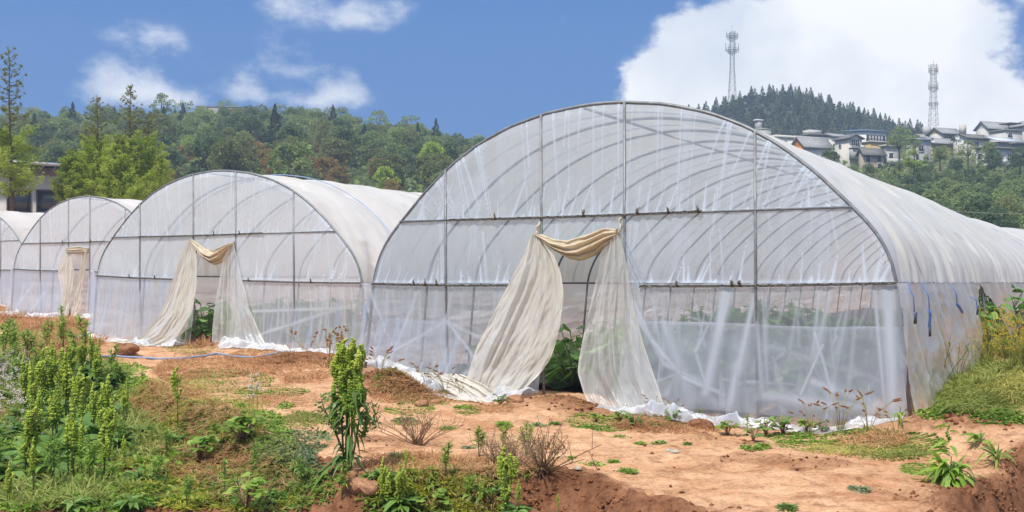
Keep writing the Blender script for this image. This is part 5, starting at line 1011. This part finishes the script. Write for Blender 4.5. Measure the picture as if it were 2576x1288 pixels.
for D in np.arange(128, 250, 6.6):
    W_ = 5.9 * F / D; u = -170 + rs.rand() * W_
    while u < 1330:
        d = D + rs.uniform(-2.5, 2.5); uu_ = u + rs.uniform(-.25, .25) * W_; low = (d - 128) / 110
        x = (uu_ - CX) / F * d; z = float(hill_z(uu_, d)); vg = HV - (z - EYE) / d * F
        if vg < 560 and not (uu_ < 120 and d < 150):
            q = fbm(np.array([x * .05]), np.array([d * .05]), 8, 2)[0] + .35 * rs.randn(); nT += 1
            if low < .42 and uu_ > 400 and rs.rand() < .62: j = 3 if rs.rand() < .55 else (4 if rs.rand() < .4 else 2)
            else: j = 0 if q < -.12 else (1 if q < .42 else 2)
            con = rs.rand() < .05 and .3 < low < .8
            hb = rs.uniform(.75, 1.05) * (.62 if j in (3, 4) and low < .42 else 1.0)
            if con: tree(CN[rs.randint(3)], (x, d, z - .3), rs.uniform(.8, 1.05), 'dark pointed conifer among the broadleaf trees of the left hill', 'conifer', 'dark conifers on the left hill', name='conifer_tree')
            elif low > .93 and rs.rand() < .45: tree(SP[rs.randint(3)], (x, d, z - .3), rs.uniform(.7, 1.0), 'thin open crowned tree standing on the skyline of the left hill', 'tree', 'open crowned skyline trees on the left hill')
            else: tree(pick(BL, j), (x, d, z - .3), hb, LAB[j][0], 'tree', LAB[j][1])
        u += W_ * rs.uniform(.85, 1.15)
# named single trees on the left skyline
def single(var, u, vb, hpx, D, label, cat='tree', name='forest_tree', hm=7.0): p = PX(u, vb, D); tree(var, p, hpx * D / F / hm, label, cat, None, name=name)
single(SP[0], 408, 325, 105, 225, 'tall round open tree on the skyline right of the dawn redwoods', hm=9.5); single(pick(BL, 1), 165, 325, 62, 225, 'grey green tree pair left on the skyline, narrower one'); single(pick(BL, 1), 232, 325, 66, 226, 'grey green skyline tree left of the dawn redwoods')
single(CN[0], 288, 330, 62, 224, 'dark conifer on the skyline between the dawn redwoods', 'conifer', 'conifer_tree', 8); single(CN[1], 440, 335, 60, 222, 'dark conifer on the skyline right of the dawn redwoods', 'conifer', 'conifer_tree', 8)
single(pick(BL, 4), 1090, 470, 125, 150, 'bright yellow green round tree low on the hill beside nearest tunnel', hm=7.2); single(pick(BL, 4), 640, 470, 85, 140, 'yellow green round bush above the roof of the middle tunnel', hm=7.2); single(CN[2], 745, 400, 95, 200, 'tall dark conifer on the left hill slope', 'conifer', 'conifer_tree', 8); single(CN[0], 860, 400, 95, 210, 'second tall dark conifer on the left hill slope', 'conifer', 'conifer_tree', 8)
# right slope below the houses
R_LAB = {0: ('dark green bush on the right slope below the houses', 'dark bushes on the right slope'), 1: ('mid green bush on the right slope below the houses', 'mid green bushes on the right slope'), 2: ('olive green bush on the right slope below the houses', 'olive bushes on the right slope')}
for D in np.arange(96, 175, 5.0):
    W_ = 3.9 * F / D; u = 1880 + rs.rand() * W_
    while u < 2800:
        d = D + rs.uniform(-2, 2); uu_ = u + rs.uniform(-.25, .25) * W_; x = (uu_ - CX) / F * d; z = float(hill_z(uu_, d)); r = rs.rand(); j = 0 if r < .45 else (1 if r < .9 else 2); s = rs.uniform(.6, .9) * (.60 if d > 158 else (.8 if d > 145 else 1))
        tree(pick(BL, j), (x, d, z - .4), s, R_LAB[j][0], 'bush', R_LAB[j][1], name='hillside_bush'); u += W_ * rs.uniform(.85, 1.2)
print('LEFT', nT)
for v_, u, vb, h, D, lab in ((SP[1],2262,400,95,172,'tall ivy clad tree standing in front of the hillside houses'),(SP[2],2300,392,62,172,'slim tree right of the ivy clad tree'),(pick(BL,4),2300,425,55,165,'yellow green bush under the ivy clad tree'),(pick(BL,0),2088,425,52,160,'dark tree at the foot of the orange gable'),(pick(BL,1),2050,425,40,160,'green bush left under the orange gable'),(SP[0],2435,412,70,165,'spreading pale tree before the grey houses'),(pick(BL,1),2490,395,45,172,'green tree between the upper houses'),(pick(BL,1),2365,405,45,168,'grey green bush by the brown house'),(pick(BL,0),2500,425,50,160,'dark bush below the windows of the grey block'),(pick(BL,0),2566,420,55,160,'dark tree at the right edge below the houses')):
    single(v_, u, vb + 14, h + 14, D, lab, hm=9.3 if v_ in SP else 7.2)
# pine hill
PN = variants(conifer, [F_PINE, F_DARK], range(840, 844), h=4.5, r=1.1, n=220, leaf=.65)
rs = np.random.RandomState(44); k = 0
rows = list(np.arange(386, 280, -11)); wood = MB()
def pine_at(u, d, s):
    x = (u - CX) / F * d; tree(PN[rs.randint(len(PN))], (x, d, float(cone_z(u, d)) - .5), s, 'small dark pine on the round hill behind the houses', 'pine', 'pines on the round hill', name='pine_tree')
for ri, d in enumerate(rows):
    st_ = 15 if ri == 0 else 20; u = 1650 + rs.rand() * 12
    while u < 2350 and k < 290:
        z = float(cone_z(u, d)); vg = HV - (z - EYE) / d * F
        if vg < 372: pine_at(u + rs.uniform(-5, 5), d + rs.uniform(-3, 3), rs.uniform(.75, 1.35)); k += 1
        u += st_ * rs.uniform(.7, 1.3)
n = 9000; u = rs.uniform(1400, 2600, n); d = rs.uniform(262, 387, n); x = (u - CX) / F * d; z = cone_z(u, d); P = np.stack([x, d, z + rs.uniform(.2, 2.2, n)], 1)
pale = fbm(u * .012, d * .04, 12, 3) ; blades(wood, P, rdir(n, rs, -.2, 1), rs.uniform(.75, 1.6, n), rs.uniform(.5, 1.0, n), .3, (.6, 1, .4), 1, rs=rs, var=np.clip(.3 + .8 * pale + .2 * rs.randn(n), 0, 1))
M_WOOD = leaf_mat('pine_wood', (.016, .032, .020), (.032, .052, .030), (.10, .115, .085), .1, .7, .1, 0.0); tag(wood.build('pine_wood', M_WOOD), kind='stuff')
# undergrowth filling the hills
und = MB(); n = 26000; u = np.concatenate([rs.uniform(-250, 1400, 14000), rs.uniform(1800, 2900, 12000)]); d = np.concatenate([rs.uniform(112, 246, 14000), rs.uniform(84, 235, 12000)]); x = (u - CX) / F * d; z = hill_z(u, d)
blades(und, np.stack([x, d, z + rs.uniform(.0, 1.6, n)], 1), rdir(n, rs, -.1, 1), rs.uniform(.4, .9, n), rs.uniform(.3, .6, n), .3, (.6, 1, .4), 1, rs=rs, var=np.clip(.5 + .6 * fbm(x * .1, d * .1, 6, 3), 0, 1)); tag(und.build('hill_undergrowth', F_MID), kind='stuff')

# dawn redwoods near the left building
M_RED = leaf_mat('redwood_leaf', (.20, .28, .04), (.34, .44, .06), (.52, .58, .12), .4, .6, .15)
M_REDD = leaf_mat('dull_redwood_leaf', (0.115, 0.143, 0.030), (0.196, 0.220, 0.050), (0.287, 0.286, 0.080), .35, .6, .15)
M_RBARK = plain('redwood_bark', (.17, .10, .065), .9, var=.5, scale=5)
def redwood(seed, h, rmax, nb, dens, top_sparse=.55, base=.08, leafmat=None, upw=.35):
    rs = np.random.RandomState(seed); tk = MB(); lv = MB(); lt = MB(); wob = rs.randn(2) * .012
    zz = np.linspace(0, h, 12); tk.tube(np.stack([wob[0] * zz + .05 * np.sin(zz), wob[1] * zz, zz - .6], 1), np.linspace(.15, .015, 12), 7)
    for i in range(nb):
        k = base + (1 - base) * (i + rs.rand()) / nb; z0 = h * k; a = i * 2.4 + rs.randn() * .5; sp = k > top_sparse
        ln = rmax * (1 - k) ** .75 * rs.uniform(.6, 1.1) + .35 * rs.rand() + (.2 if sp else 0); d = np.array([math.cos(a), math.sin(a), upw * rs.uniform(.3, 1.6)]); m = 6; q = np.linspace(0, 1, m)
        P = np.array([wob[0] * z0, wob[1] * z0, z0 - .6]) + d * (ln * q)[:, None] + np.stack([0 * q, 0 * q, .18 * ln * q ** 2 - .10 * ln * np.sin(np.pi * q)], 1); tk.tube(P, np.linspace(.035, .006, m) * (1 - .5 * k), 4, cap=False)
        nl = int(dens * ln * (.34 if sp else 1) * rs.uniform(.7, 1.3)) + 3; kk = rs.uniform(.12, 1.05, nl); B = np.stack([np.interp(kk, q, P[:, j]) for j in range(3)], 1)
        if sp:
            cl = rs.uniform(.1, 1.05, max(2, int(ln * 4)))[rs.randint(0, max(2, int(ln * 4)), nl)]; B = np.stack([np.interp(cl, q, P[:, j]) for j in range(3)], 1) + rs.randn(nl, 3) * .055
        else: B = B + rs.randn(nl, 3) * [.16, .16, .09] * (.4 + .8 * ln / rmax)
        dr = rdir(nl, rs, -.6, .5) + d * .6; blades(lt if sp else lv, B, dr, rs.uniform(.10, .24, nl) * (.7 if sp else 1), rs.uniform(.05, .10, nl), .35, (.4, 1, .6, .1), .9, rs=rs)
    out = [('trunk', tk.mesh('trunk', M_RBARK))]
    if lv.n: out.append(('crown', lv.mesh('crown', leafmat or M_RED)))
    if lt.n: out.append(('upper_crown', lt.mesh('upper_crown', M_REDD)))
    return out
def rw(u, vb, vt, D, parts, h, label): p = PX(u, vb, D); s = (vb - vt) / F * D / h; e = empty('dawn_redwood', p, label, 'dawn redwood', 'dawn redwoods left of the tunnels', R_.uniform(0, 6.28), s); [add(n_, m_, e) for n_, m_ in parts]
rw(30, 520, 105, 54, redwood(1, 12.0, 2.3, 90, 150, .50, .12), 12.0, 'tall sparse dawn redwood at the left edge with a bare upper trunk')
rw(246, 520, 228, 57, redwood(2, 11.0, 2.7, 110, 150, .60), 11.0, 'dense dawn redwood left of the cluster with a thin tip')
rw(332, 520, 200, 59, redwood(3, 11.5, 2.5, 110, 140, .58), 11.5, 'dawn redwood with the highest twin tip in the cluster')
rw(300, 520, 330, 55, redwood(4, 7.0, 2.4, 90, 260, .9), 7.0, 'low bushy dawn redwood in front of the cluster')
rw(375, 520, 265, 60, redwood(5, 9.0, 2.3, 90, 140, .72), 9.0, 'dawn redwood at the right of the cluster with feathery side')
rw(180, 520, 360, 56, redwood(6, 6.0, 1.9, 80, 260, .95), 6.0, 'low dawn redwood beside the concrete building')
rw(225, 520, 300, 58, redwood(8, 8.0, 2.3, 80, 160, .85), 8.0, 'middle dawn redwood filling the left of the cluster')
rw(405, 520, 370, 62, redwood(7, 6.0, 1.5, 60, 160, .9), 6.0, 'small pale dawn redwood behind the middle tunnel roof')

# ------------------------------------------------------------------ buildings
M_WINF = plain('window_frame', (.62, .63, .64), .5); M_PANE = plain('dark_pane', (.03, .035, .045), .15)
M_TILE = plain('grey_tile_roof', (.34, .345, .355), .8, var=.35, scale=1.5); M_TILED = plain('dark_tile_roof', (.19, .185, .18), .85, var=.4, scale=2)
WALLS = {k: plain(k + '_wall', c, .9, var=.22, scale=.5) for k, c in dict(white=(.78, .78, .76), cream=(.70, .67, .59), grey=(.46, .46, .45), dark=(.30, .28, .26), brown=(.40, .33, .28), orange=(.62, .24, .035), yellow=(.50, .38, .17), pale=(.60, .59, .565), concrete=(.54, .52, .475)).items()}
M_BLUE = plain('blue_sheet_roof', (.26, .40, .68), .5); M_BWHITE = plain('pale_blue_roof', (.60, .66, .76), .5)
class House:
    """box house: near vertical edge at photo column uc, right wall reaching ur, left wall reaching ul"""
    def __init__(s, label, ul, uc, ur, vb, vt, D, wall, psi=24, group='hillside houses', name='house', wall2=None):
        s.c = PX(uc, vb, D); s.h = (vb - vt) / F * D; p = math.radians(psi); s.e1 = np.array([math.cos(p), math.sin(p), 0]); s.e2 = np.array([-math.sin(p), math.cos(p), 0])
        def solve(e, u): U = (u - CX) / F; return abs((U * s.c[1] - s.c[0]) / (e[0] - U * e[1]))
        s.w = solve(s.e1, ur); s.d = solve(s.e2, ul) if ul is not None else s.w * .8; s.d = min(s.d, 14)
        s.root = empty(name, s.c, label, 'house', group); s.root.rotation_euler = (0, 0, p); s.m = WALLS[wall]
        mb = MB(); mb.box((s.w / 2, s.d / 2, s.h / 2 - 2), (s.w, 0, 0), (0, s.d, 0), (0, 0, s.h + 4)); add('wall', mb.mesh('wall', s.m, False), s.root)
    def gable(s, rise, mat, along=1, over=.35, wallmat=None, keep=False):
        """along=1: ridge runs with the right wall (gable on the left wall); 2: gable on the right wall"""
        mb = MB(); h = s.h; w, d, o = s.w, s.d, over; rise = rise if keep else rise * .68
        if along == 1:
            for sgn in (0, 1):
                y0 = -o if sgn == 0 else d + o; q = [(-o, y0, h - o * rise / (d / 2)), (w + o, y0, h - o * rise / (d / 2)), (w + o, d / 2, h + rise), (-o, d / 2, h + rise)]; mb.raw(q + [(a, b, c + .16) for a, b, c in q], [(0, 1, 2, 3), (4, 7, 6, 5), (0, 4, 5, 1), (1, 5, 6, 2), (2, 6, 7, 3), (3, 7, 4, 0)])
            ends = [[(x, .01, h), (x, d - .01, h), (x, d / 2, h + rise - .02)] for x in (.01, w - .01)]
        else:
            for sgn in (0, 1):
                x0 = -o if sgn == 0 else w + o; q = [(x0, -o, h - o * rise / (w / 2)), (w / 2, -o, h + rise), (w / 2, d + o, h + rise), (x0, d + o, h - o * rise / (w / 2))]; mb.raw(q + [(a, b, c + .16) for a, b, c in q], [(0, 1, 2, 3), (4, 7, 6, 5), (0, 4, 5, 1), (1, 5, 6, 2), (2, 6, 7, 3), (3, 7, 4, 0)])
            ends = [[(.01, y, h), (w - .01, y, h), (w / 2, y, h + rise - .02)] for y in (.01, d - .01)]
        s.roof = add('roof', mb.mesh('roof', mat, False), s.root); [add('gable_wall', MB().raw(q_, None, [(0, 1, 2)]).mesh('gable_wall', wallmat or s.m, False), s.root) for q_ in ends]; return s
    def flat(s, mat, t=.22, over=.25, parapet=0):
        mb = MB(); mb.box((s.w / 2, s.d / 2, s.h + t / 2 + .003), (s.w + 2 * over, 0, 0), (0, s.d + 2 * over, 0), (0, 0, t)); s.roof = add('roof', mb.mesh('roof', mat, False), s.root); return s
    def shed(s, rise, mat, over=.35):
        h, w, d, o = s.h, s.w, s.d, over; q = [(-o, -o, h), (w + o, -o, h), (w + o, d + o, h + rise), (-o, d + o, h + rise)]; mb = MB(); mb.raw(q + [(a, b, c + .15) for a, b, c in q], [(3, 2, 1, 0), (4, 5, 6, 7), (0, 1, 5, 4), (1, 2, 6, 5), (2, 3, 7, 6), (3, 0, 4, 7)]); s.roof = add('roof', mb.mesh('roof', mat, False), s.root); return s
    def win(s, side, a, z, ww, hh, bars=1, pane=M_PANE, frame=M_WINF):
        """side 1 = right wall, 2 = left wall; a = fraction along it, z = fraction of the height (window centre)"""
        L_ = s.w if side == 1 else s.d; e = np.array([1, 0, 0]) if side == 1 else np.array([0, 1, 0]); n = np.array([0, -1, 0]) if side == 1 else np.array([-1, 0, 0]); c = e * a * L_ + np.array([0, 0, z * s.h]); up = np.array([0, 0, 1])
        f = MB(); 
        for q in (-.5, .5): f.box(c + e * q * ww + n * .04, e * .10, n * .09, up * (hh + .1)); f.box(c + up * q * hh + n * .045, e * (ww + .1), n * .09, up * .10)
        for b in range(bars): f.box(c + e * ww * ((b + 1) / (bars + 1) - .5) + n * .03, e * .07, n * .06, up * hh)
        fo_ = add('window', f.mesh('window', frame, False), s.root); p = MB(); p.box(c + n * .012, e * ww, n * .02, up * hh); add('pane', p.mesh('pane', pane, False), fo_); return s
    def block(s, name, mat, c, e, parent=None):
        mb = MB(); mb.box(c, (e[0], 0, 0), (0, e[1], 0), (0, 0, e[2])); add(name, mb.mesh(name, mat, False), parent or s.root); return s
H = House
h = H('white two storey house with a jutting grey bay above the dark brown house', 2100, 2136, 2168, 405, 347, 184, 'cream'); h.gable(.7, M_TILED, 2); h.win(1, .5, .80, 1.5, 1.0, 3); h.win(1, .52, .32, 1.4, 1.1, 2); h.win(2, .62, .74, .5, .8, 0)
h.block('bay', WALLS['grey'], (h.w / 2, -.35, h.h * .28), (h.w * .98, .7, h.h * .44)); h.block('ledge', M_TILE, (h.w / 2, -.45, h.h * .56), (h.w * 1.05, .9, .14)); h.block('air_conditioner', M_WINF, (h.w * .75, -.95, h.h * .6), (.7, .35, .5))
h = H('long white house with a bright blue roof edge and a strip of windows', 2128, 2178, 2228, 372, 329, 208, 'white'); h.shed(.5, M_BLUE); [h.win(1, a, .55, .9, 1.3, 0) for a in (.12, .27, .42, .58, .73, .88)]
h = H('dark brown house with a tiled roof right of the jutting bay', 2160, 2172, 2224, 425, 384, 180, 'brown'); h.gable(1.0, M_TILED, 1); h.win(1, .22, .62, .9, 1.3, 0); h.win(1, .75, .62, .9, 1.3, 0); h.win(1, .25, .12, 1, 1.2, 0); h.win(1, .78, .1, 1, 1.6, 0)
h = H('grey concrete block between the brown house and the ivy clad tree', 2215, 2226, 2260, 428, 368, 182, 'grey'); h.flat(WALLS['pale']); h.win(1, .45, .55, .9, 1.3, 0); h.win(1, .5, .18, 1.6, 1.4, 2); h.block('balcony', WALLS['pale'], (h.w * .5, -.5, h.h * .36), (h.w, 1.0, .8))
h = H('bright orange gable house with a long grey roof', 1990, 2024, 2092, 384, 367, 186, 'pale'); h.gable(1.5, M_TILE, 1, wallmat=WALLS['orange'], keep=True); h.block('front_wall', WALLS['orange'], (-.03, h.d / 2, h.h / 2 - .6), (.05, h.d, h.h + 1.2))
h = H('long cream house with arched windows behind the orange gable', 1930, 1952, 2082, 372, 346, 215, 'cream'); h.flat(WALLS['cream'], .5, .15); h.win(1, .14, .45, 1.5, 1.0, 2); h.win(1, .62, .40, 1.6, .9, 2)
h = H('grey square tower house with a rooftop water tank', 1884, 1912, 1940, 368, 325, 205, 'grey'); h.flat(WALLS['pale'], .15, .05); h.block('water_tank', WALLS['pale'], (h.w * .35, h.d * .5, h.h + .9), (.9, .9, 1.5)); h.block('tank_cap', WALLS['white'], (h.w * .35, h.d * .5, h.h + 1.75), (1.4, 1.1, .25))
h = H('low dark shed roof house between the cream and the white houses', 2010, 2040, 2090, 352, 340, 235, 'dark'); h.flat(M_TILED, .3, .5); h.block('roof_cabin', WALLS['pale'], (h.w * .3, h.d * .4, h.h + .7), (3, 2, .9))
h = H('flat tan house left of the blue roofed one', 2080, 2096, 2135, 362, 344, 222, 'cream'); h.shed(.8, M_TILE)
h = H('gabled house with an ochre end wall beside the right mast', 2335, 2370, 2420, 350, 334, 212, 'pale'); h.gable(1.5, M_TILE, 1, wallmat=WALLS['yellow']); h.win(1, .35, .45, 2.2, .8, 4); h.win(1, .78, .45, 1.0, .8, 1)
h = H('low house with weathered roof left of the ochre gable', 2300, 2318, 2362, 358, 345, 218, 'pale'); h.gable(.8, M_TILE, 1); h.block('roof_tank', WALLS['pale'], (h.w * .5, h.d * .5, h.h + 1.4), (1.2, 1.0, 1.4))
h = H('house with wide dull brown roof below the ochre gable', 2322, 2345, 2414, 378, 358, 196, 'yellow'); h.gable(1.1, M_TILE, 1)
h = H('house with white end wall, chimney and dark tiled roof', 2398, 2434, 2490, 372, 346, 194, 'pale'); h.gable(1.0, M_TILED, 1); h.win(1, .4, .40, .9, .9, 1); h.block('chimney', WALLS['cream'], (.5, h.d * .5, h.h + 1.5), (.8, .8, 1.6))
h = H('upper right house with pale gable and grey tiled roof', 2455, 2486, 2546, 342, 321, 214, 'pale'); h.gable(1.8, M_TILE, 1); h.win(1, .35, .35, .9, .9, 1); h.win(1, .5, .35, .9, .9, 1)
h = H('highest house at the right frame edge with a broad gable', 2536, 2574, 2640, 345, 316, 205, 'pale'); h.gable(1.6, M_TILE, 2)
h = H('pale house with roof terrace below the highest gable', 2492, 2530, 2572, 358, 328, 199, 'pale'); h.flat(WALLS['dark'], .2, .2); h.win(1, .25, .62, .9, .9, 1); h.block('terrace_canopy', M_TILED, (h.w * .55, h.d * .3, h.h + 1.3), (h.w * .7, 2.4, .15)); h.block('canopy_post', M_TILED, (h.w * .3, .4, h.h + .7), (.12, .12, 1.2))
h = H('open shed with pale blue sheet roof below the upper right houses', 2488, 2512, 2566, 374, 356, 191, 'dark'); h.shed(.9, M_BWHITE, .5)
h = H('grey windowed block low at the right above the slope', 2455, 2476, 2555, 425, 372, 181, 'pale'); h.flat(WALLS['dark'], .25, .4); [h.win(1, a, .62, 1.2, 1.1, 2) for a in (.15, .42, .82)]; h.win(2, .5, .6, .9, 1, 0); h.block('air_conditioner', M_WINF, (h.w * .62, -.2, h.h * .4), (.8, .4, .6))
h = H('tall grey block with small windows right of the ivy clad tree', 2280, 2292, 2342, 428, 350, 183, 'grey'); h.flat(M_BWHITE, .15, .3); h.win(1, .3, .42, .7, 1.1, 0); h.win(1, .75, .42, 1.1, 1.1, 1); h.win(1, .5, .72, 1.0, 1.0, 1); h.block('ledge', WALLS['pale'], (h.w / 2, -.3, h.h * .3), (h.w, .6, .2))
h = H('house with ochre side wall under the blue roofed house', 2168, 2190, 2250, 385, 357, 190, 'yellow'); h.flat(WALLS['pale'], .2, .2)
h = H('far right low dark house', 2545, 2560, 2620, 395, 362, 188, 'dark'); h.flat(M_TILED, .25, .4)
h = H('weathered grey building on the left skyline half hidden by trees', 486, 493, 640, 320, 268, 232, 'dark', 8, None); h.shed(.4, M_TILE, .08)
h = H('small grey tiled pavilion roof on the left skyline between redwoods', 340, 352, 400, 320, 300, 230, 'dark', 20, None); h.gable(1.6, M_TILE, 1, .6)
# concrete building at the left edge
p0 = H('grey concrete building with dark windows at the left edge', -260, -150, 168, 560, 440, 74, 'concrete', 9, None, 'concrete_building')
p0.root['category'] = 'building'
mb = MB(); mb.box((p0.w / 2, p0.d / 2, p0.h + .25), (p0.w, 0, 0), (0, p0.d, 0), (0, 0, .5)); add('gallery_shade_block', mb.mesh('gallery_shade_block', M_TILED, False), p0.root)  # solid block; the gallery's shade is put into its dark colour
q = [(-.5, -1.1, p0.h + .95), (p0.w + .6, -1.1, p0.h + .55), (p0.w + .6, p0.d, p0.h + .85), (-.5, p0.d, p0.h + 1.25)]; mb = MB(); mb.raw(q + [(a, b, c + .13) for a, b, c in q], [(3, 2, 1, 0), (4, 5, 6, 7), (0, 1, 5, 4), (1, 2, 6, 5), (2, 3, 7, 6), (3, 0, 4, 7)]); add('roof', mb.mesh('roof', M_BWHITE, False), p0.root)
for a in (.60, .835): p0.win(1, a + .02, .47, 1.35, 1.35, 0, frame=M_PANE)
for a in (.1, .34): p0.win(1, a, .47, 1.35, 1.35, 0, frame=M_PANE)
mb = MB(); [mb.tube([(p0.w * a, -.02, p0.h + .02), (p0.w * (a + .1), -.9, p0.h + .62)], .04, 4) for a in (.55, .65, .75, .85, .95)]; mb.build('roof_strut', M_STEEL, p0.root)
# dishes
M_DISH = plain('white_dish', (.75, .75, .74), .5)
for u, v, D, lab in ((2408,345,192,'white satellite dish before the ochre gable'),(2346,352,190,'white satellite dish on the brown roof'),(2414,357,188,'white satellite dish beside the chimney house')):
    e = empty('satellite_dish', PX(u, v, D), lab, 'satellite dish', 'satellite dishes'); k = 14; V = [(0, .18, 0)]; V += [(.38 * math.cos(a) * r, .18 * (1 - r * r), .38 * math.sin(a) * r) for r in (.5, 1) for a in np.arange(k) * 6.283 / k]; T_ = [(0, 1 + i, 1 + (i + 1) % k) for i in range(k)]; Q_ = [(1 + i, 1 + k + i, 1 + k + (i + 1) % k, 1 + (i + 1) % k) for i in range(k)]
    mb = MB(); mb.raw(V, Q_, T_); add('bowl', mb.mesh('bowl', M_DISH), e); m2 = MB(); m2.tube([(0, .18, 0), (0, .35, -.1), (0, .35, -1.2)], .05, 5); m2.tube([(0, .1, -.36), (0, -.35, 0)], .025, 4); add('mount', m2.mesh('mount', M_STEEL), e)
# lattice masts
M_MAST = plain('mast_steel', (.05, .055, .06), .7, .1)
def mast(u, vb, vt, D, w0, w1, plats, label, whips):
    e = empty('lattice_mast', PX(u, vb, D), label, 'mast', 'lattice masts'); Hh = (vb - vt) / F * D; lat = MB(); W0 = w0 / F * D / 2; W1 = w1 / F * D / 2; nseg = 16; r = .052 * D / 600
    def ring(k): wv = W0 + (W1 - W0) * min(1, k / .55) ** .8 if k < .55 else W1; return [np.array([sx * wv, sy * wv, k * Hh]) for sx, sy in ((-1, -1), (1, -1), (1, 1), (-1, 1))]
    kk = np.concatenate([np.linspace(-.08, .55, 9), np.linspace(.6, .93, 8)]); rg = [ring(max(k, -1)) for k in kk]
    for a, b in zip(rg[:-1], rg[1:]):
        for i in range(4):
            j = (i + 1) % 4; lat.tube([a[i], b[i]], r * 1.5, 4, False); lat.tube([a[i], b[j]], r * .8, 3, False); lat.tube([a[j], b[i]], r * .8, 3, False); lat.tube([b[i], b[j]], r * .8, 3, False)
    add('lattice', lat.mesh('lattice', M_MAST), e); sp_ = MB(); sp_.tube([(0, 0, .9 * Hh), (0, 0, Hh)], [r * 2.2, r * .9], 5); add('spire', sp_.mesh('spire', M_MAST), e)
    for k, pw, up_ in plats:
        z = k * Hh; R = pw / F * D / 2; pm = MB(); a = np.arange(9) * 6.283 / 8
        for zz, rr in ((0, 1), (.9, 1)): pm.tube(np.stack([R * np.cos(a), R * np.sin(a), np.full(9, z + zz * D / 600)], 1), r * 1.6, 4, False)
        for q in a[:8]: pm.tube([(0, 0, z - 1.0), (R * math.cos(q), R * math.sin(q), z)], r, 3, False); pm.tube([(R * math.cos(q), R * math.sin(q), z), (R * math.cos(q), R * math.sin(q), z + D / 600)], r, 3, False)
        pf = add('platform', pm.mesh('platform', M_MAST), e)
        if up_:
            for q in a[:8:2]: am = MB(); am.tube([(R * 1.12 * math.cos(q + .3), R * 1.12 * math.sin(q + .3), z - .6), (R * 1.12 * math.cos(q + .3), R * 1.12 * math.sin(q + .3), z + up_ * D / 600)], r * 2.4, 5); add('antenna', am.mesh('antenna', M_MAST), pf)
    return e
mast(1842, 300, 64, 395, 26, 10, ((.855, 26, 0), (.885, 28, 2.2), (.71, 26, 0), (.735, 32, 3.6)), 'taller lattice mast behind the pine hill, two antenna platforms near its top', 0)
mast(2348, 330, 150, 300, 22, 12, ((.84, 24, 3.2), (.60, 24, 3.2), (.37, 24, 0)), 'shorter lattice mast above the hillside houses with three platforms', 0)
# power cable on the right
A_ = PX(2420, 533, 60); B_ = PX(2720, 527, 52); k = np.linspace(0, 1, 20)[:, None]; P = A_ + (B_ - A_) * k; P[:, 2] -= .12 * np.sin(np.pi * k[:, 0]); P0 = PX(2100, 525, 70); P = np.vstack([P0, P])
tag(MB().tube(P, .014, 4).build('power_cable', M_STEEL), 'thin pale cable strung above the far end of nearest tunnel', 'cable')
# ------------------------------------------------------------------ the air
hz = MB(); hz.box((0, 195, 43), (1000, 0, 0), (0, 450, 0), (0, 0, 92)); ho = hz.build('haze', None)
ho.location = (0, 0, 0); tag(ho, kind='stuff')
m, t, o = nt('haze_air'); pv = N(t, 'ShaderNodeVolumePrincipled'); pv.inputs['Color'].default_value = (.66, .82, 1.0, 1); pv.inputs['Density'].default_value = .0010; pv.inputs['Anisotropy'].default_value = .2; L(t, pv, 0, o, 1); ho.data.materials.append(m)
